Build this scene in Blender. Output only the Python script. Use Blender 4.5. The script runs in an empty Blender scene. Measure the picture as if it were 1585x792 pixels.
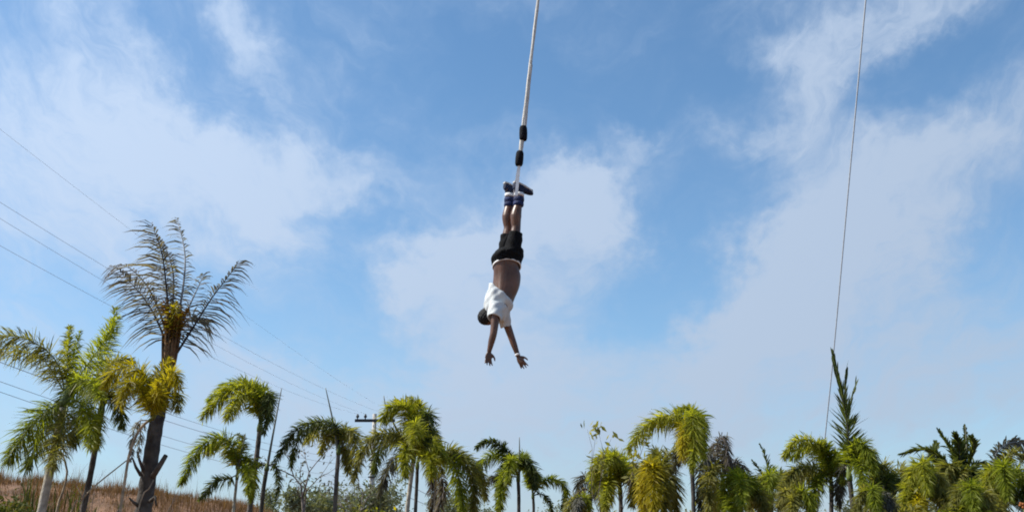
import bpy, math, random
import numpy as np
from mathutils import Vector

random.seed(11)
RNG = np.random.default_rng(11)
SC = bpy.context.scene
COL = SC.collection

# ------------------------------------------------------------------ camera
FPX = 1522.0                      # focal length in photo pixels (1585 wide)
PITCH = math.radians(17.0)
EYE = np.array([0.0, 0.0, 1.6])
cam = bpy.data.cameras.new('camera')
cam.sensor_width = 36.0
cam.sensor_fit = 'HORIZONTAL'
cam.lens = 36.0 * FPX / 1585.0
cam.clip_start = 0.05
cam.clip_end = 20000.0
camo = bpy.data.objects.new('camera', cam)
camo.location = EYE
camo.rotation_euler = (math.radians(90) + PITCH, 0, 0)
COL.objects.link(camo)
SC.camera = camo

CP, SP = math.cos(PITCH), math.sin(PITCH)

def ray(px, py):
    x = (px - 792.5) / FPX
    u = (396.0 - py) / FPX
    return np.array([x, CP - u * SP, SP + u * CP])

def at(px, py, Y):
    """the world point seen at photo pixel (px, py) that stands Y metres in front of the camera"""
    r = ray(px, py)
    return EYE + r * (Y / r[1])

def azel(px, py):
    r = ray(px, py)
    return math.degrees(math.atan2(r[0], r[1])), math.degrees(math.asin(r[2] / np.linalg.norm(r)))

# ------------------------------------------------------------------ sky and sun
SUN_EL = math.radians(48)
SUN_AZ = math.radians(-88)         # from +Y towards +X: the sun stands to the left of the camera
SKY_STRENGTH = 0.115

W = bpy.data.worlds.new('World')
SC.world = W
W.use_nodes = True
nt = W.node_tree
for n in list(nt.nodes):
    nt.nodes.remove(n)

def nd(tree, kind, **kw):
    n = tree.nodes.new(kind)
    for k, v in kw.items():
        setattr(n, k, v)
    return n

def mth(tree, op, a, b=None, c=None, clamp=False):
    n = tree.nodes.new('ShaderNodeMath')
    n.operation = op
    n.use_clamp = clamp
    for i, v in enumerate((a, b, c)):
        if v is None:
            continue
        if isinstance(v, (int, float)):
            n.inputs[i].default_value = v
        else:
            tree.links.new(v, n.inputs[i])
    return n.outputs[0]

def vmth(tree, op, a, b=None):
    n = tree.nodes.new('ShaderNodeVectorMath')
    n.operation = op
    for i, v in enumerate((a, b)):
        if v is None:
            continue
        if isinstance(v, (tuple, list)):
            n.inputs[i].default_value = v
        else:
            tree.links.new(v, n.inputs[i])
    return n.outputs['Value'] if op == 'DOT_PRODUCT' else n.outputs[0]

sky = nd(nt, 'ShaderNodeTexSky', sky_type='NISHITA')
sky.sun_disc = False
sky.sun_elevation = SUN_EL
sky.sun_rotation = SUN_AZ
sky.altitude = 0
sky.air_density = 1.0
sky.dust_density = 0.5
sky.ozone_density = 6.0

tc = nd(nt, 'ShaderNodeTexCoord')
sep = nd(nt, 'ShaderNodeSeparateXYZ')
nt.links.new(tc.outputs['Generated'], sep.inputs[0])
az = mth(nt, 'MULTIPLY', mth(nt, 'ARCTAN2', sep.outputs[0], sep.outputs[1]), 57.29578)
el = mth(nt, 'MULTIPLY', mth(nt, 'ARCSINE', sep.outputs[2]), 57.29578)
cmb = nd(nt, 'ShaderNodeCombineXYZ')
nt.links.new(az, cmb.inputs[0])
nt.links.new(el, cmb.inputs[1])
ae = cmb.outputs[0]

def noise(vec, scale, detail, rough=0.55, dist=0.0):
    n = nd(nt, 'ShaderNodeTexNoise')
    n.inputs['Scale'].default_value = scale
    n.inputs['Detail'].default_value = detail
    n.inputs['Roughness'].default_value = rough
    n.inputs['Distortion'].default_value = dist
    nt.links.new(vec, n.inputs['Vector'])
    return n

# two levels of drift that fray the outlines of the cloud banks (world directions, degrees)
w1 = vmth(nt, 'MULTIPLY', vmth(nt, 'SUBTRACT', noise(ae, 0.16, 4).outputs['Color'], (0.5, 0.5, 0.5)), (9.0, 7.0, 0))
w2 = vmth(nt, 'MULTIPLY', vmth(nt, 'SUBTRACT', noise(ae, 0.9, 5, 0.6).outputs['Color'], (0.5, 0.5, 0.5)), (3.0, 2.2, 0))
aw = vmth(nt, 'ADD', vmth(nt, 'ADD', ae, w1), w2)

# cloud banks: centre pixel, half sizes in pixels, tilt (counter-clockwise degrees), weight
BANKS = [
    (50, 190, 150, 90, 0, .42), (230, 215, 190, 60, -28, .40), (330, 265, 150, 50, -6, .45), (500, 258, 120, 36, -6, .62),
    (160, 60, 190, 45, -40, .34), (370, 60, 110, 30, -50, .28), (120, 330, 230, 70, 0, .40), (330, 320, 140, 40, -10, .30),
    (40, 440, 160, 70, 0, .18), (410, 560, 110, 38, -32, .42), (250, 620, 260, 70, -10, .22), (470, 640, 120, 50, -20, .30),
    (890, 308, 72, 46, 0, 1.1), (955, 315, 55, 48, 0, .50), (760, 330, 60, 40, 0, .35), (715, 385, 85, 50, 15, .85), (690, 450, 65, 50, 0, .50),
    (820, 400, 110, 60, 0, .42), (720, 510, 90, 70, 0, .50), (830, 590, 170, 70, 8, .60), (720, 660, 120, 80, 0, .45), (960, 420, 60, 50, 20, .28),
    (990, 213, 46, 24, 0, .46), (1130, 195, 50, 24, -10, .32), (450, 120, 210, 55, -36, .24), (610, 190, 160, 50, -25, .14), (600, 375, 70, 40, 10, .22), (1210, 60, 60, 26, -10, .30),
    (1300, 330, 80, 120, -35, .66), (1170, 470, 130, 55, 38, .72), (1260, 400, 110, 80, 40, .42), (1500, 225, 150, 52, 18, .55), (1400, 320, 130, 70, 20, .35),
    (1240, 200, 70, 120, -25, .28), (1400, 25, 150, 46, 30, .62), (1270, 110, 90, 60, 20, .30),
    (1330, 500, 190, 70, 25, .30), (1120, 600, 170, 60, 25, .56), (1500, 540, 150, 60, 25, .46), (1350, 640, 300, 40, 5, .30),
    (620, 320, 70, 30, 0, -.25), (1070, 370, 60, 110, -35, -.30), (1470, 95, 110, 50, 28, -.30), (545, 430, 80, 120, 0, -.22), (1540, 390, 110, 45, 15, -.22),
    (650, 150, 220, 90, 0, -.20), (1000, 110, 200, 90, 0, -.22), (985, 480, 110, 45, 10, -.26),
]
dens = None
for (px, py, sx, sy, rot, amp) in BANKS:
    a0, e0 = azel(px, py)
    k = 57.29578 / FPX
    v = vmth(nt, 'SUBTRACT', aw, (a0, e0, 0))
    if rot:
        r_ = nd(nt, 'ShaderNodeVectorRotate', rotation_type='Z_AXIS')
        r_.inputs['Angle'].default_value = -math.radians(rot)
        nt.links.new(v, r_.inputs['Vector'])
        v = r_.outputs[0]
    v = vmth(nt, 'MULTIPLY', v, (1 / (sx * k), 1 / (sy * k), 0))
    d = vmth(nt, 'DOT_PRODUCT', v, v)
    g = mth(nt, 'EXPONENT', mth(nt, 'MULTIPLY', d, -0.8))
    dens = mth(nt, 'MULTIPLY', g, amp * 1.12) if dens is None else mth(nt, 'MULTIPLY_ADD', g, amp * 1.12, dens)
# thin wisps everywhere, drawn out along one direction of the upper wind
rot = nd(nt, 'ShaderNodeVectorRotate', rotation_type='Z_AXIS')
nt.links.new(mth(nt, 'MULTIPLY', az, -0.013), rot.inputs['Angle'])      # bands fan out to both sides
nt.links.new(vmth(nt, 'ADD', ae, w1), rot.inputs['Vector'])
st = vmth(nt, 'MULTIPLY', rot.outputs[0], (0.56, 1.25, 1))
fb = noise(st, 0.16, 7, 0.6).outputs['Fac']
fine = noise(st, 0.42, 8, 0.66, 0.35).outputs['Fac']
wisp = mth(nt, 'MULTIPLY', mth(nt, 'SUBTRACT', fb, 0.33, clamp=True), 1.7)
tex = mth(nt, 'ADD', mth(nt, 'MULTIPLY', mth(nt, 'SUBTRACT', fine, 0.5), 1.55), 1.0)
dens = mth(nt, 'MULTIPLY', mth(nt, 'ADD', dens, mth(nt, 'MULTIPLY', wisp, 0.75)), tex)
# milky air low over the land
low = mth(nt, 'EXPONENT', mth(nt, 'MULTIPLY', mth(nt, 'MAXIMUM', el, 0.0), -1 / 7.5))
dens = mth(nt, 'ADD', dens, mth(nt, 'MULTIPLY', low, 0.34))
ss = nd(nt, 'ShaderNodeMapRange', interpolation_type='SMOOTHERSTEP')
ss.inputs['From Min'].default_value = -0.16
ss.inputs['From Max'].default_value = 1.35
ss.inputs['To Max'].default_value = 0.92
nt.links.new(dens, ss.inputs['Value'])
mix = nd(nt, 'ShaderNodeMix', data_type='RGBA')
nt.links.new(ss.outputs[0], mix.inputs['Factor'])
# a touch of the camera's cool white balance
nt.links.new(vmth(nt, 'MULTIPLY', sky.outputs[0], (0.90, 1.06, 1.02)), mix.inputs[6])
# clouds are brighter towards the sun
SDIR = (math.sin(SUN_AZ) * math.cos(SUN_EL), math.cos(SUN_AZ) * math.cos(SUN_EL), math.sin(SUN_EL))
cosg = vmth(nt, 'DOT_PRODUCT', tc.outputs['Generated'], SDIR)
lit = mth(nt, 'MULTIPLY_ADD', mth(nt, 'POWER', mth(nt, 'MULTIPLY_ADD', cosg, 0.5, 0.5), 2.0), 0.55, 0.60)
ccol = nd(nt, 'ShaderNodeMix', data_type='RGBA', blend_type='MULTIPLY')
ccol.inputs['Factor'].default_value = 1.0
ccol.inputs[6].default_value = (4.05, 4.95, 6.35, 1)
lc = nd(nt, 'ShaderNodeCombineXYZ')
for k in range(3):
    nt.links.new(lit, lc.inputs[k])
nt.links.new(lc.outputs[0], ccol.inputs[7])
nt.links.new(ccol.outputs[2], mix.inputs[7])
bg = nd(nt, 'ShaderNodeBackground')
bg.inputs['Strength'].default_value = SKY_STRENGTH
hz = nd(nt, 'ShaderNodeMix', data_type='RGBA')
nt.links.new(mth(nt, 'MULTIPLY', mth(nt, 'MULTIPLY', low, 0.80), mth(nt, 'MULTIPLY_ADD', tex, 0.7, 0.3), clamp=True), hz.inputs['Factor'])
nt.links.new(mix.outputs[2], hz.inputs[6])
hz.inputs[7].default_value = (2.85, 3.35, 4.00, 1)
nt.links.new(hz.outputs[2], bg.inputs['Color'])
wo = nd(nt, 'ShaderNodeOutputWorld')
W.cycles.sampling_method = 'MANUAL'
W.cycles.sample_map_resolution = 256
nt.links.new(bg.outputs[0], wo.inputs['Surface'])

sun = bpy.data.lights.new('sun', 'SUN')
sun.energy = 5.0
sun.angle = math.radians(0.53)
sun.color = (1.0, 0.95, 0.86)
suno = bpy.data.objects.new('sun', sun)
sdir = Vector((math.sin(SUN_AZ) * math.cos(SUN_EL), math.cos(SUN_AZ) * math.cos(SUN_EL), math.sin(SUN_EL)))
suno.rotation_euler = sdir.to_track_quat('Z', 'Y').to_euler()
suno.location = (-30, -10, 40)
COL.objects.link(suno)

SC.view_settings.view_transform = 'Standard'
SC.view_settings.look = 'None'
SC.view_settings.exposure = 0.5
SC.view_settings.gamma = 1.0
SC.view_settings.use_curve_mapping = False
SC.render.engine = 'CYCLES'
SC.cycles.use_adaptive_sampling = True
SC.cycles.adaptive_threshold = 0.012
SC.cycles.adaptive_min_samples = 8
SC.cycles.pixel_filter_type = 'BLACKMAN_HARRIS'
SC.cycles.filter_width = 1.9
SC.cycles.max_bounces = 6
SC.cycles.transparent_max_bounces = 6

# ------------------------------------------------------------------ materials
MATS = {}

def new_mat(name):
    m = bpy.data.materials.new(name)
    m.use_nodes = True
    t = m.node_tree
    b = t.nodes['Principled BSDF']
    return m, t, b

def mat_plain(name, col, rough=0.7, var=0.12, scale=20.0, bump=0.0, bscale=80.0, spec=0.3):
    """one colour with mottling and fine relief"""
    m, t, b = new_mat(name)
    tcn = t.nodes.new('ShaderNodeTexCoord')
    nz = t.nodes.new('ShaderNodeTexNoise')
    nz.inputs['Scale'].default_value = scale
    nz.inputs['Detail'].default_value = 5
    t.links.new(tcn.outputs['Object'], nz.inputs['Vector'])
    cr = t.nodes.new('ShaderNodeValToRGB')
    lo = [max(0, c * (1 - var * 2)) for c in col] + [1]
    hi = [min(1, c * (1 + var * 2)) for c in col] + [1]
    cr.color_ramp.elements[0].position = 0.3
    cr.color_ramp.elements[0].color = lo
    cr.color_ramp.elements[1].position = 0.7
    cr.color_ramp.elements[1].color = hi
    t.links.new(nz.outputs['Fac'], cr.inputs[0])
    t.links.new(cr.outputs[0], b.inputs['Base Color'])
    b.inputs['Roughness'].default_value = rough
    b.inputs['Specular IOR Level'].default_value = spec
    if bump:
        n2 = t.nodes.new('ShaderNodeTexNoise')
        n2.inputs['Scale'].default_value = bscale
        n2.inputs['Detail'].default_value = 4
        t.links.new(tcn.outputs['Object'], n2.inputs['Vector'])
        bp = t.nodes.new('ShaderNodeBump')
        bp.inputs['Strength'].default_value = bump
        bp.inputs['Distance'].default_value = 0.02
        t.links.new(n2.outputs['Fac'], bp.inputs['Height'])
        t.links.new(bp.outputs[0], b.inputs['Normal'])
    MATS[name] = m
    return m

def mat_leaf(name, c0, c1, c2, trans=0.4, rough=0.45):
    """leaf blades: each blade takes its own tone between c0 and c2, each frond its own cast; light passes through"""
    m, t, b = new_mat(name)
    g = t.nodes.new('ShaderNodeNewGeometry')
    oi = t.nodes.new('ShaderNodeObjectInfo')
    a = t.nodes.new('ShaderNodeMath')
    a.operation = 'MULTIPLY_ADD'
    t.links.new(g.outputs['Random Per Island'], a.inputs[0])
    a.inputs[1].default_value = 0.65
    s = t.nodes.new('ShaderNodeMath')
    s.operation = 'MULTIPLY'
    t.links.new(oi.outputs['Random'], s.inputs[0])
    s.inputs[1].default_value = 0.35
    t.links.new(s.outputs[0], a.inputs[2])
    cr = t.nodes.new('ShaderNodeValToRGB')
    e = cr.color_ramp.elements
    e[0].color = (*c0, 1)
    e[1].color = (*c2, 1)
    mid = e.new(0.5)
    mid.color = (*c1, 1)
    t.links.new(a.outputs[0], cr.inputs[0])
    t.links.new(cr.outputs[0], b.inputs['Base Color'])
    b.inputs['Roughness'].default_value = rough
    b.inputs['Specular IOR Level'].default_value = 0.18
    tr = t.nodes.new('ShaderNodeBsdfTranslucent')
    mx = t.nodes.new('ShaderNodeMixRGB')
    mx.blend_type = 'MULTIPLY'
    mx.inputs[0].default_value = 1
    mx.inputs[2].default_value = (1.45, 1.35, 0.5, 1)
    t.links.new(cr.outputs[0], mx.inputs[1])
    t.links.new(mx.outputs[0], tr.inputs['Color'])
    ms = t.nodes.new('ShaderNodeMixShader')
    ms.inputs[0].default_value = trans
    t.links.new(b.outputs[0], ms.inputs[1])
    t.links.new(tr.outputs[0], ms.inputs[2])
    t.links.new(ms.outputs[0], t.nodes['Material Output'].inputs['Surface'])
    MATS[name] = m
    return m

mat_leaf('leaf_green', (.095, .125, .016), (.185, .225, .024), (.29, .32, .045), .6)
mat_leaf('leaf_bright', (.14, .16, .018), (.245, .265, .028), (.35, .35, .055), .6)
mat_leaf('leaf_yellow', (.18, .165, .012), (.33, .29, .018), (.45, .38, .035), .54)
mat_leaf('leaf_olive', (.11, .12, .03), (.20, .20, .055), (.32, .30, .11), .56)
mat_leaf('leaf_dark', (.04, .055, .018), (.08, .105, .03), (.15, .17, .055), .5)
mat_leaf('leaf_grey', (.05, .05, .045), (.10, .10, .085), (.17, .165, .14), .25, .7)
mat_leaf('leaf_dead', (.075, .064, .06), (.14, .122, .115), (.24, .215, .20), .4, .8)
mat_leaf('leaf_pale', (.13, .125, .12), (.21, .20, .19), (.30, .29, .27), .35, .8)
mat_leaf('leaf_brown', (.09, .045, .012), (.17, .09, .02), (.24, .15, .03), .35, .8)
mat_leaf('dry_grass', (.125, .07, .038), (.21, .122, .07), (.30, .19, .115), .2, .9)
mat_leaf('weed_green', (.025, .035, .01), (.06, .075, .016), (.12, .12, .03), .3, .7)
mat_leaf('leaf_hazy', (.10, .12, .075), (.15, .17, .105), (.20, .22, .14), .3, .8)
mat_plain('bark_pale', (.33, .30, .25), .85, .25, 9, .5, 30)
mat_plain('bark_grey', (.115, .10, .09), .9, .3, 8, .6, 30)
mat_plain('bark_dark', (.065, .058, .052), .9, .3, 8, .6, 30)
mat_plain('crown_shaft_green', (.10, .13, .035), .5, .2, 8, .1)
mat_plain('rachis_green', (.13, .15, .03), .5, .15, 8)
mat_plain('rachis_dark', (.035, .032, .035), .8, .2, 8)
mat_plain('rachis_grey', (.20, .19, .18), .8, .2, 8)
mat_plain('sheath_brown', (.13, .075, .036), .8, .35, 6, .5, 25)
mat_plain('twig', (.17, .14, .12), .9, .25, 10)
mat_plain('stick', (.30, .24, .17), .9, .25, 10)
mat_plain('spear', (.17, .17, .13), .6, .2, 6)
mat_plain('soil', (.17, .095, .055), .95, .3, 1.2, .5, 12)
mat_plain('field', (.12, .11, .05), .95, .35, .6, .4, 8)
mat_plain('concrete', (.36, .35, .33), .85, .15, 4, .2, 40)
mat_plain('metal_dark', (.035, .037, .04), .6, .2, 10)
mat_plain('wire', (.30, .31, .33), .5, .1, 5)
mat_plain('steel_cable', (.26, .28, .31), .5, .1, 30)
mat_plain('cord_white', (.52, .50, .46), .75, .08, 30, .3, 120)
mat_plain('sleeve_black', (.006, .006, .009), .85, .3, 40, .2, 120, .15)
mat_plain('skin', (.105, .046, .024), .42, .16, 9, .03, 90, .45)
mat_plain('hair', (.008, .007, .007), .6, .3, 60, .6, 200)
mat_plain('shorts_black', (.005, .005, .006), .9, .3, 25, .2, 90, .15)
mat_plain('shirt_white', (.52, .545, .55), .9, .05, 14, .3, 120)
mat_plain('band_white', (.72, .72, .72), .8, .05, 20)
mat_plain('shoe_navy', (.012, .018, .045), .7, .25, 30, .3, 120)
mat_plain('sole_white', (.50, .50, .49), .6, .08, 20)
mat_plain('cuff_blue', (.010, .019, .075), .75, .25, 25, .4, 100)
mat_plain('flower_orange', (.28, .10, .03), .7, .2, 20)

# ------------------------------------------------------------------ mesh helpers
def empty(name, loc, label, cat, group=None):
    o = bpy.data.objects.new(name, None)
    o.location = loc
    o.empty_display_size = 0.2
    COL.objects.link(o)
    o['label'] = label
    o['category'] = cat
    if group:
        o['group'] = group
    return o

def tag(o, label=None, cat=None, group=None, kind=None):
    for k, v in (('label', label), ('category', cat), ('group', group), ('kind', kind)):
        if v:
            o[k] = v
    return o

def root_loc(o):
    v = np.zeros(3)
    while o is not None:
        v = v + np.array(o.location)
        o = o.parent
    return v

def mk(name, verts, faces, mat, parent=None, smooth=True):
    verts = np.asarray(verts, dtype=float)
    if parent is not None:
        verts = verts - root_loc(parent)
    me = bpy.data.meshes.new(name)
    me.from_pydata(verts.tolist(), [], faces if isinstance(faces, list) else faces.tolist())
    me.materials.append(MATS[mat])
    if smooth:
        me.polygons.foreach_set('use_smooth', [True] * len(me.polygons))
    me.update()
    o = bpy.data.objects.new(name, me)
    COL.objects.link(o)
    if parent is not None:
        o.parent = parent
    return o

class MB:
    """collects the pieces of one mesh"""
    def __init__(self):
        self.v = []
        self.f = []
        self.n = 0

    def add(self, v, f):
        self.v.append(np.asarray(v, dtype=float))
        self.f.extend([tuple(int(i) + self.n for i in q) for q in f])
        self.n += len(v)

    def tube(self, pts, radii, sides=8, cap=True):
        v, f = tube(pts, radii, sides, cap)
        self.add(v, f)

    def box(self, c, h, ax=None):
        ax = np.eye(3) if ax is None else np.asarray(ax)
        v = [np.asarray(c) + sx * h[0] * ax[0] + sy * h[1] * ax[1] + sz * h[2] * ax[2]
             for sx in (-1, 1) for sy in (-1, 1) for sz in (-1, 1)]
        self.add(v, [(0, 1, 3, 2), (4, 6, 7, 5), (0, 4, 5, 1), (2, 3, 7, 6), (0, 2, 6, 4), (1, 5, 7, 3)])

    def build(self, name, mat, parent=None, smooth=True):
        return mk(name, np.concatenate(self.v), self.f, mat, parent, smooth)

def unit(v):
    v = np.asarray(v, dtype=float)
    return v / (np.linalg.norm(v, axis=-1, keepdims=True) + 1e-12)

def catmull(pts, n):
    """n points and tangents on a smooth curve through pts (even in length)"""
    p = np.asarray(pts, dtype=float)
    if len(p) == 2:
        p = np.array([p[0], (p[0] + p[1]) / 2, p[1]])
    q = np.vstack([2 * p[0] - p[1], p, 2 * p[-1] - p[-2]])
    out = []
    for i in range(1, len(q) - 2):
        t = np.linspace(0, 1, 24, endpoint=False)[:, None]
        a, b, c, d = q[i - 1], q[i], q[i + 1], q[i + 2]
        out.append(0.5 * ((2 * b) + (c - a) * t + (2 * a - 5 * b + 4 * c - d) * t ** 2 + (3 * b - a - 3 * c + d) * t ** 3))
    out.append(q[-2][None, :])
    o = np.concatenate(out)
    s = np.concatenate([[0], np.cumsum(np.linalg.norm(np.diff(o, axis=0), axis=1))])
    u = np.linspace(0, s[-1], n)
    r = np.stack([np.interp(u, s, o[:, k]) for k in range(3)], axis=1)
    return r, unit(np.gradient(r, axis=0)), s[-1]

def frames(pts):
    t = unit(np.gradient(pts, axis=0))
    ref = np.array([0, 0, 1.0]) if abs(t[0][2]) < 0.9 else np.array([1.0, 0, 0])
    x = unit(np.cross(ref, t[0]))
    X, Y = [], []
    for i in range(len(pts)):
        x = unit(x - t[i] * np.dot(x, t[i]))
        X.append(x)
        Y.append(np.cross(t[i], x))
    return np.array(X), np.array(Y)

def tube(pts, radii, sides=8, cap=True):
    pts = np.asarray(pts, dtype=float)
    n = len(pts)
    radii = np.broadcast_to(np.asarray(radii, dtype=float), (n,))
    X, Y = frames(pts)
    a = np.linspace(0, 2 * math.pi, sides, endpoint=False)
    v = (pts[:, None, :] + radii[:, None, None] * (np.cos(a)[None, :, None] * X[:, None, :] + np.sin(a)[None, :, None] * Y[:, None, :])).reshape(-1, 3)
    f = []
    for i in range(n - 1):
        for j in range(sides):
            k = (j + 1) % sides
            f.append((i * sides + j, i * sides + k, (i + 1) * sides + k, (i + 1) * sides + j))
    if cap:
        f.append(tuple(range(sides - 1, -1, -1)))
        f.append(tuple((n - 1) * sides + j for j in range(sides)))
    return v, f

# ------------------------------------------------------------------ palm fronds
DOWN = np.array([0, 0, -1.0])

def leaflets(P, T, u, L, w, style, droop, rng):
    """one blade per row of P: base, bend and tip"""
    n = len(P)
    up = np.array([0, 0, 1.0])
    N1 = np.cross(T, up)
    N1 = unit(N1 + 1e-4)
    N2 = np.cross(N1, T)
    if style == 'fox':
        phi = rng.uniform(0, 2 * math.pi, n)
        al = np.radians(74 - 32 * u + rng.normal(0, 9, n))
        prof = (0.55 + 0.5 * np.sin(np.pi * np.clip(u * 0.95 + 0.05, 0, 1) ** 0.8)) * (1 - 0.25 * u ** 4)
    elif style.startswith('feather'):                # dried frond, its flat side turned towards the light and the open
        N1 = unit(np.cross(T, np.array([0.15, -1.0, 0.25])))
        N2 = np.cross(N1, T)
        side = np.where(np.arange(n) % 2 == 0, 1, -1)
        phi = side * np.radians(78) + rng.normal(0, 0.22, n)
        al = np.radians(66 - 34 * u ** 1.5 + rng.normal(0, 4, n))
        prof = 0.35 + 0.75 * np.sin(np.pi * np.clip(u * .92 + .04, 0, 1) ** 0.85) ** 0.7
        if style != 'feather':
            prof = prof * np.where(side == (1 if style == 'feather_l' else -1), 0.4, 1.0)
    elif style == 'spire':                  # young frond still closed at its tip, opening below
        N1 = unit(np.cross(T, np.array([0.2, -1.0, 0.1])))
        N2 = np.cross(N1, T)
        side = np.where(np.arange(n) % 2 == 0, 1, -1)
        phi = side * np.radians(80) + rng.normal(0, 0.35, n)
        op = np.clip((0.70 - u) / 0.4, 0, 1)
        al = np.radians(6 + 40 * op + rng.normal(0, 5, n))
        prof = (0.75 + 0.35 * op) * np.where(u > .8, np.clip((1.04 - u) / .24, .12, 1), 1)
    elif style == 'bundle':                 # a few blades still lying together
        phi = rng.uniform(0, 2 * math.pi, n)
        al = np.radians(rng.uniform(2, 9, n))
        prof = np.full(n, 0.8)
    else:                                   # 'vee': two ranks lifted, coconut-like
        side = np.where(np.arange(n) % 2 == 0, 1, -1)
        phi = side * np.radians(60) + rng.normal(0, 0.35, n)
        al = np.radians(46 - 24 * u + rng.normal(0, 7, n))
        prof = 0.35 + 0.75 * np.sin(np.pi * np.clip(u, 0, 1) ** 0.8)
    D = T * np.cos(al)[:, None] + (np.cos(phi)[:, None] * N2 + np.sin(phi)[:, None] * N1) * np.sin(al)[:, None]
    ln = (L * prof * rng.uniform(0.62, 1.2, n))[:, None]
    dr = droop * rng.uniform(0.6, 1.4, n)[:, None]
    def bent(t):
        return P + (D * t + DOWN * dr * 0.62 * t * t) * ln / np.sqrt(1 + (0.5 * dr) ** 2 * t)
    p1, p2, p3 = bent(0.36), bent(0.7), bent(1.0)
    Wd = unit(np.cross(D, unit(rng.normal(0, 0.6, (n, 3)) + N2)))
    hw = (w * rng.uniform(0.7, 1.15, n))[:, None] * 0.5
    V = np.stack([P - Wd * hw * 0.5, P + Wd * hw * 0.5, p1 - Wd * hw, p1 + Wd * hw, p2 - Wd * hw * .75, p2 + Wd * hw * .75, p3], axis=1).reshape(-1, 3)
    F = []
    for i in range(n):
        k = i * 7
        F += [(k, k + 1, k + 3, k + 2), (k + 2, k + 3, k + 5, k + 4), (k + 4, k + 5, k + 6)]
    return V, F

def frond(parent, pts, L, n, w, mat, stem, style='fox', droop=0.5, u0=0.12, r0=0.014, seed=0):
    rng = np.random.default_rng(seed)
    C, T, length = catmull(pts, 60)
    u = np.clip(np.sort(rng.uniform(u0, 1.0, n)), 0, 1)
    if style != 'fox':
        u = np.clip(np.linspace(u0, 1.0, n) + rng.normal(0, 0.003, n), 0, 1)
    x = u * 59
    i = np.clip(x.astype(int), 0, 58)
    fr = (x - i)[:, None]
    P = C[i] * (1 - fr) + C[i + 1] * fr
    TT = unit(T[i] * (1 - fr) + T[i + 1] * fr)
    V, F = leaflets(P, TT, u, L, w, style, droop, rng)
    o = mk('frond', V, F, mat, parent, smooth=False)
    sv, sf = tube(C[::5], np.linspace(r0, r0 * 0.22, len(C[::5])), 6)
    mk('stem', sv, sf, stem, o)
    return o

SEED = [100]

def nseed():
    SEED[0] += 1
    return SEED[0]

def trunk_mesh(pts, r0, r1, ring, parent, mat, name='trunk', sides=12, swell=0.0):
    C, T, length = catmull(pts, max(14, int(length_of(pts) / ring)))
    n = len(C)
    s = np.linspace(0, 1, n)
    r = r0 + (r1 - r0) * s
    r = r * (1 + swell * np.exp(-((s - 0.0) / 0.12) ** 2))
    r = r * (1 + np.where(np.arange(n) % 3 == 0, 0.05, -0.015)) * (1 + RNG.normal(0, 0.012, n))
    v, f = tube(C, r, sides)
    return mk(name, v, f, mat, parent)

def length_of(p):
    p = np.asarray(p)
    return float(np.linalg.norm(np.diff(p, axis=0), axis=1).sum())

def ground_z(x, y):
    """height of the land: level near the camera, a dry bank rising behind the palms on the left"""
    # crest line of the bank
    t = np.clip((y - 17.0) / 9.0, 0, 1)
    t = t * t * (3 - 2 * t)
    h = np.interp(x, [-60, -30, -13.5, -9.5, -7.9, -6.2, -4.5, -2.5, 0.0], [3.3, 3.6, 3.5, 3.15, 2.95, 2.45, 1.55, 0.45, 0.0])
    back = np.clip((y - 30.0) / 20.0, 0, 1)
    return t * h * (1 - 0.7 * back * back * (3 - 2 * back))

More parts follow.
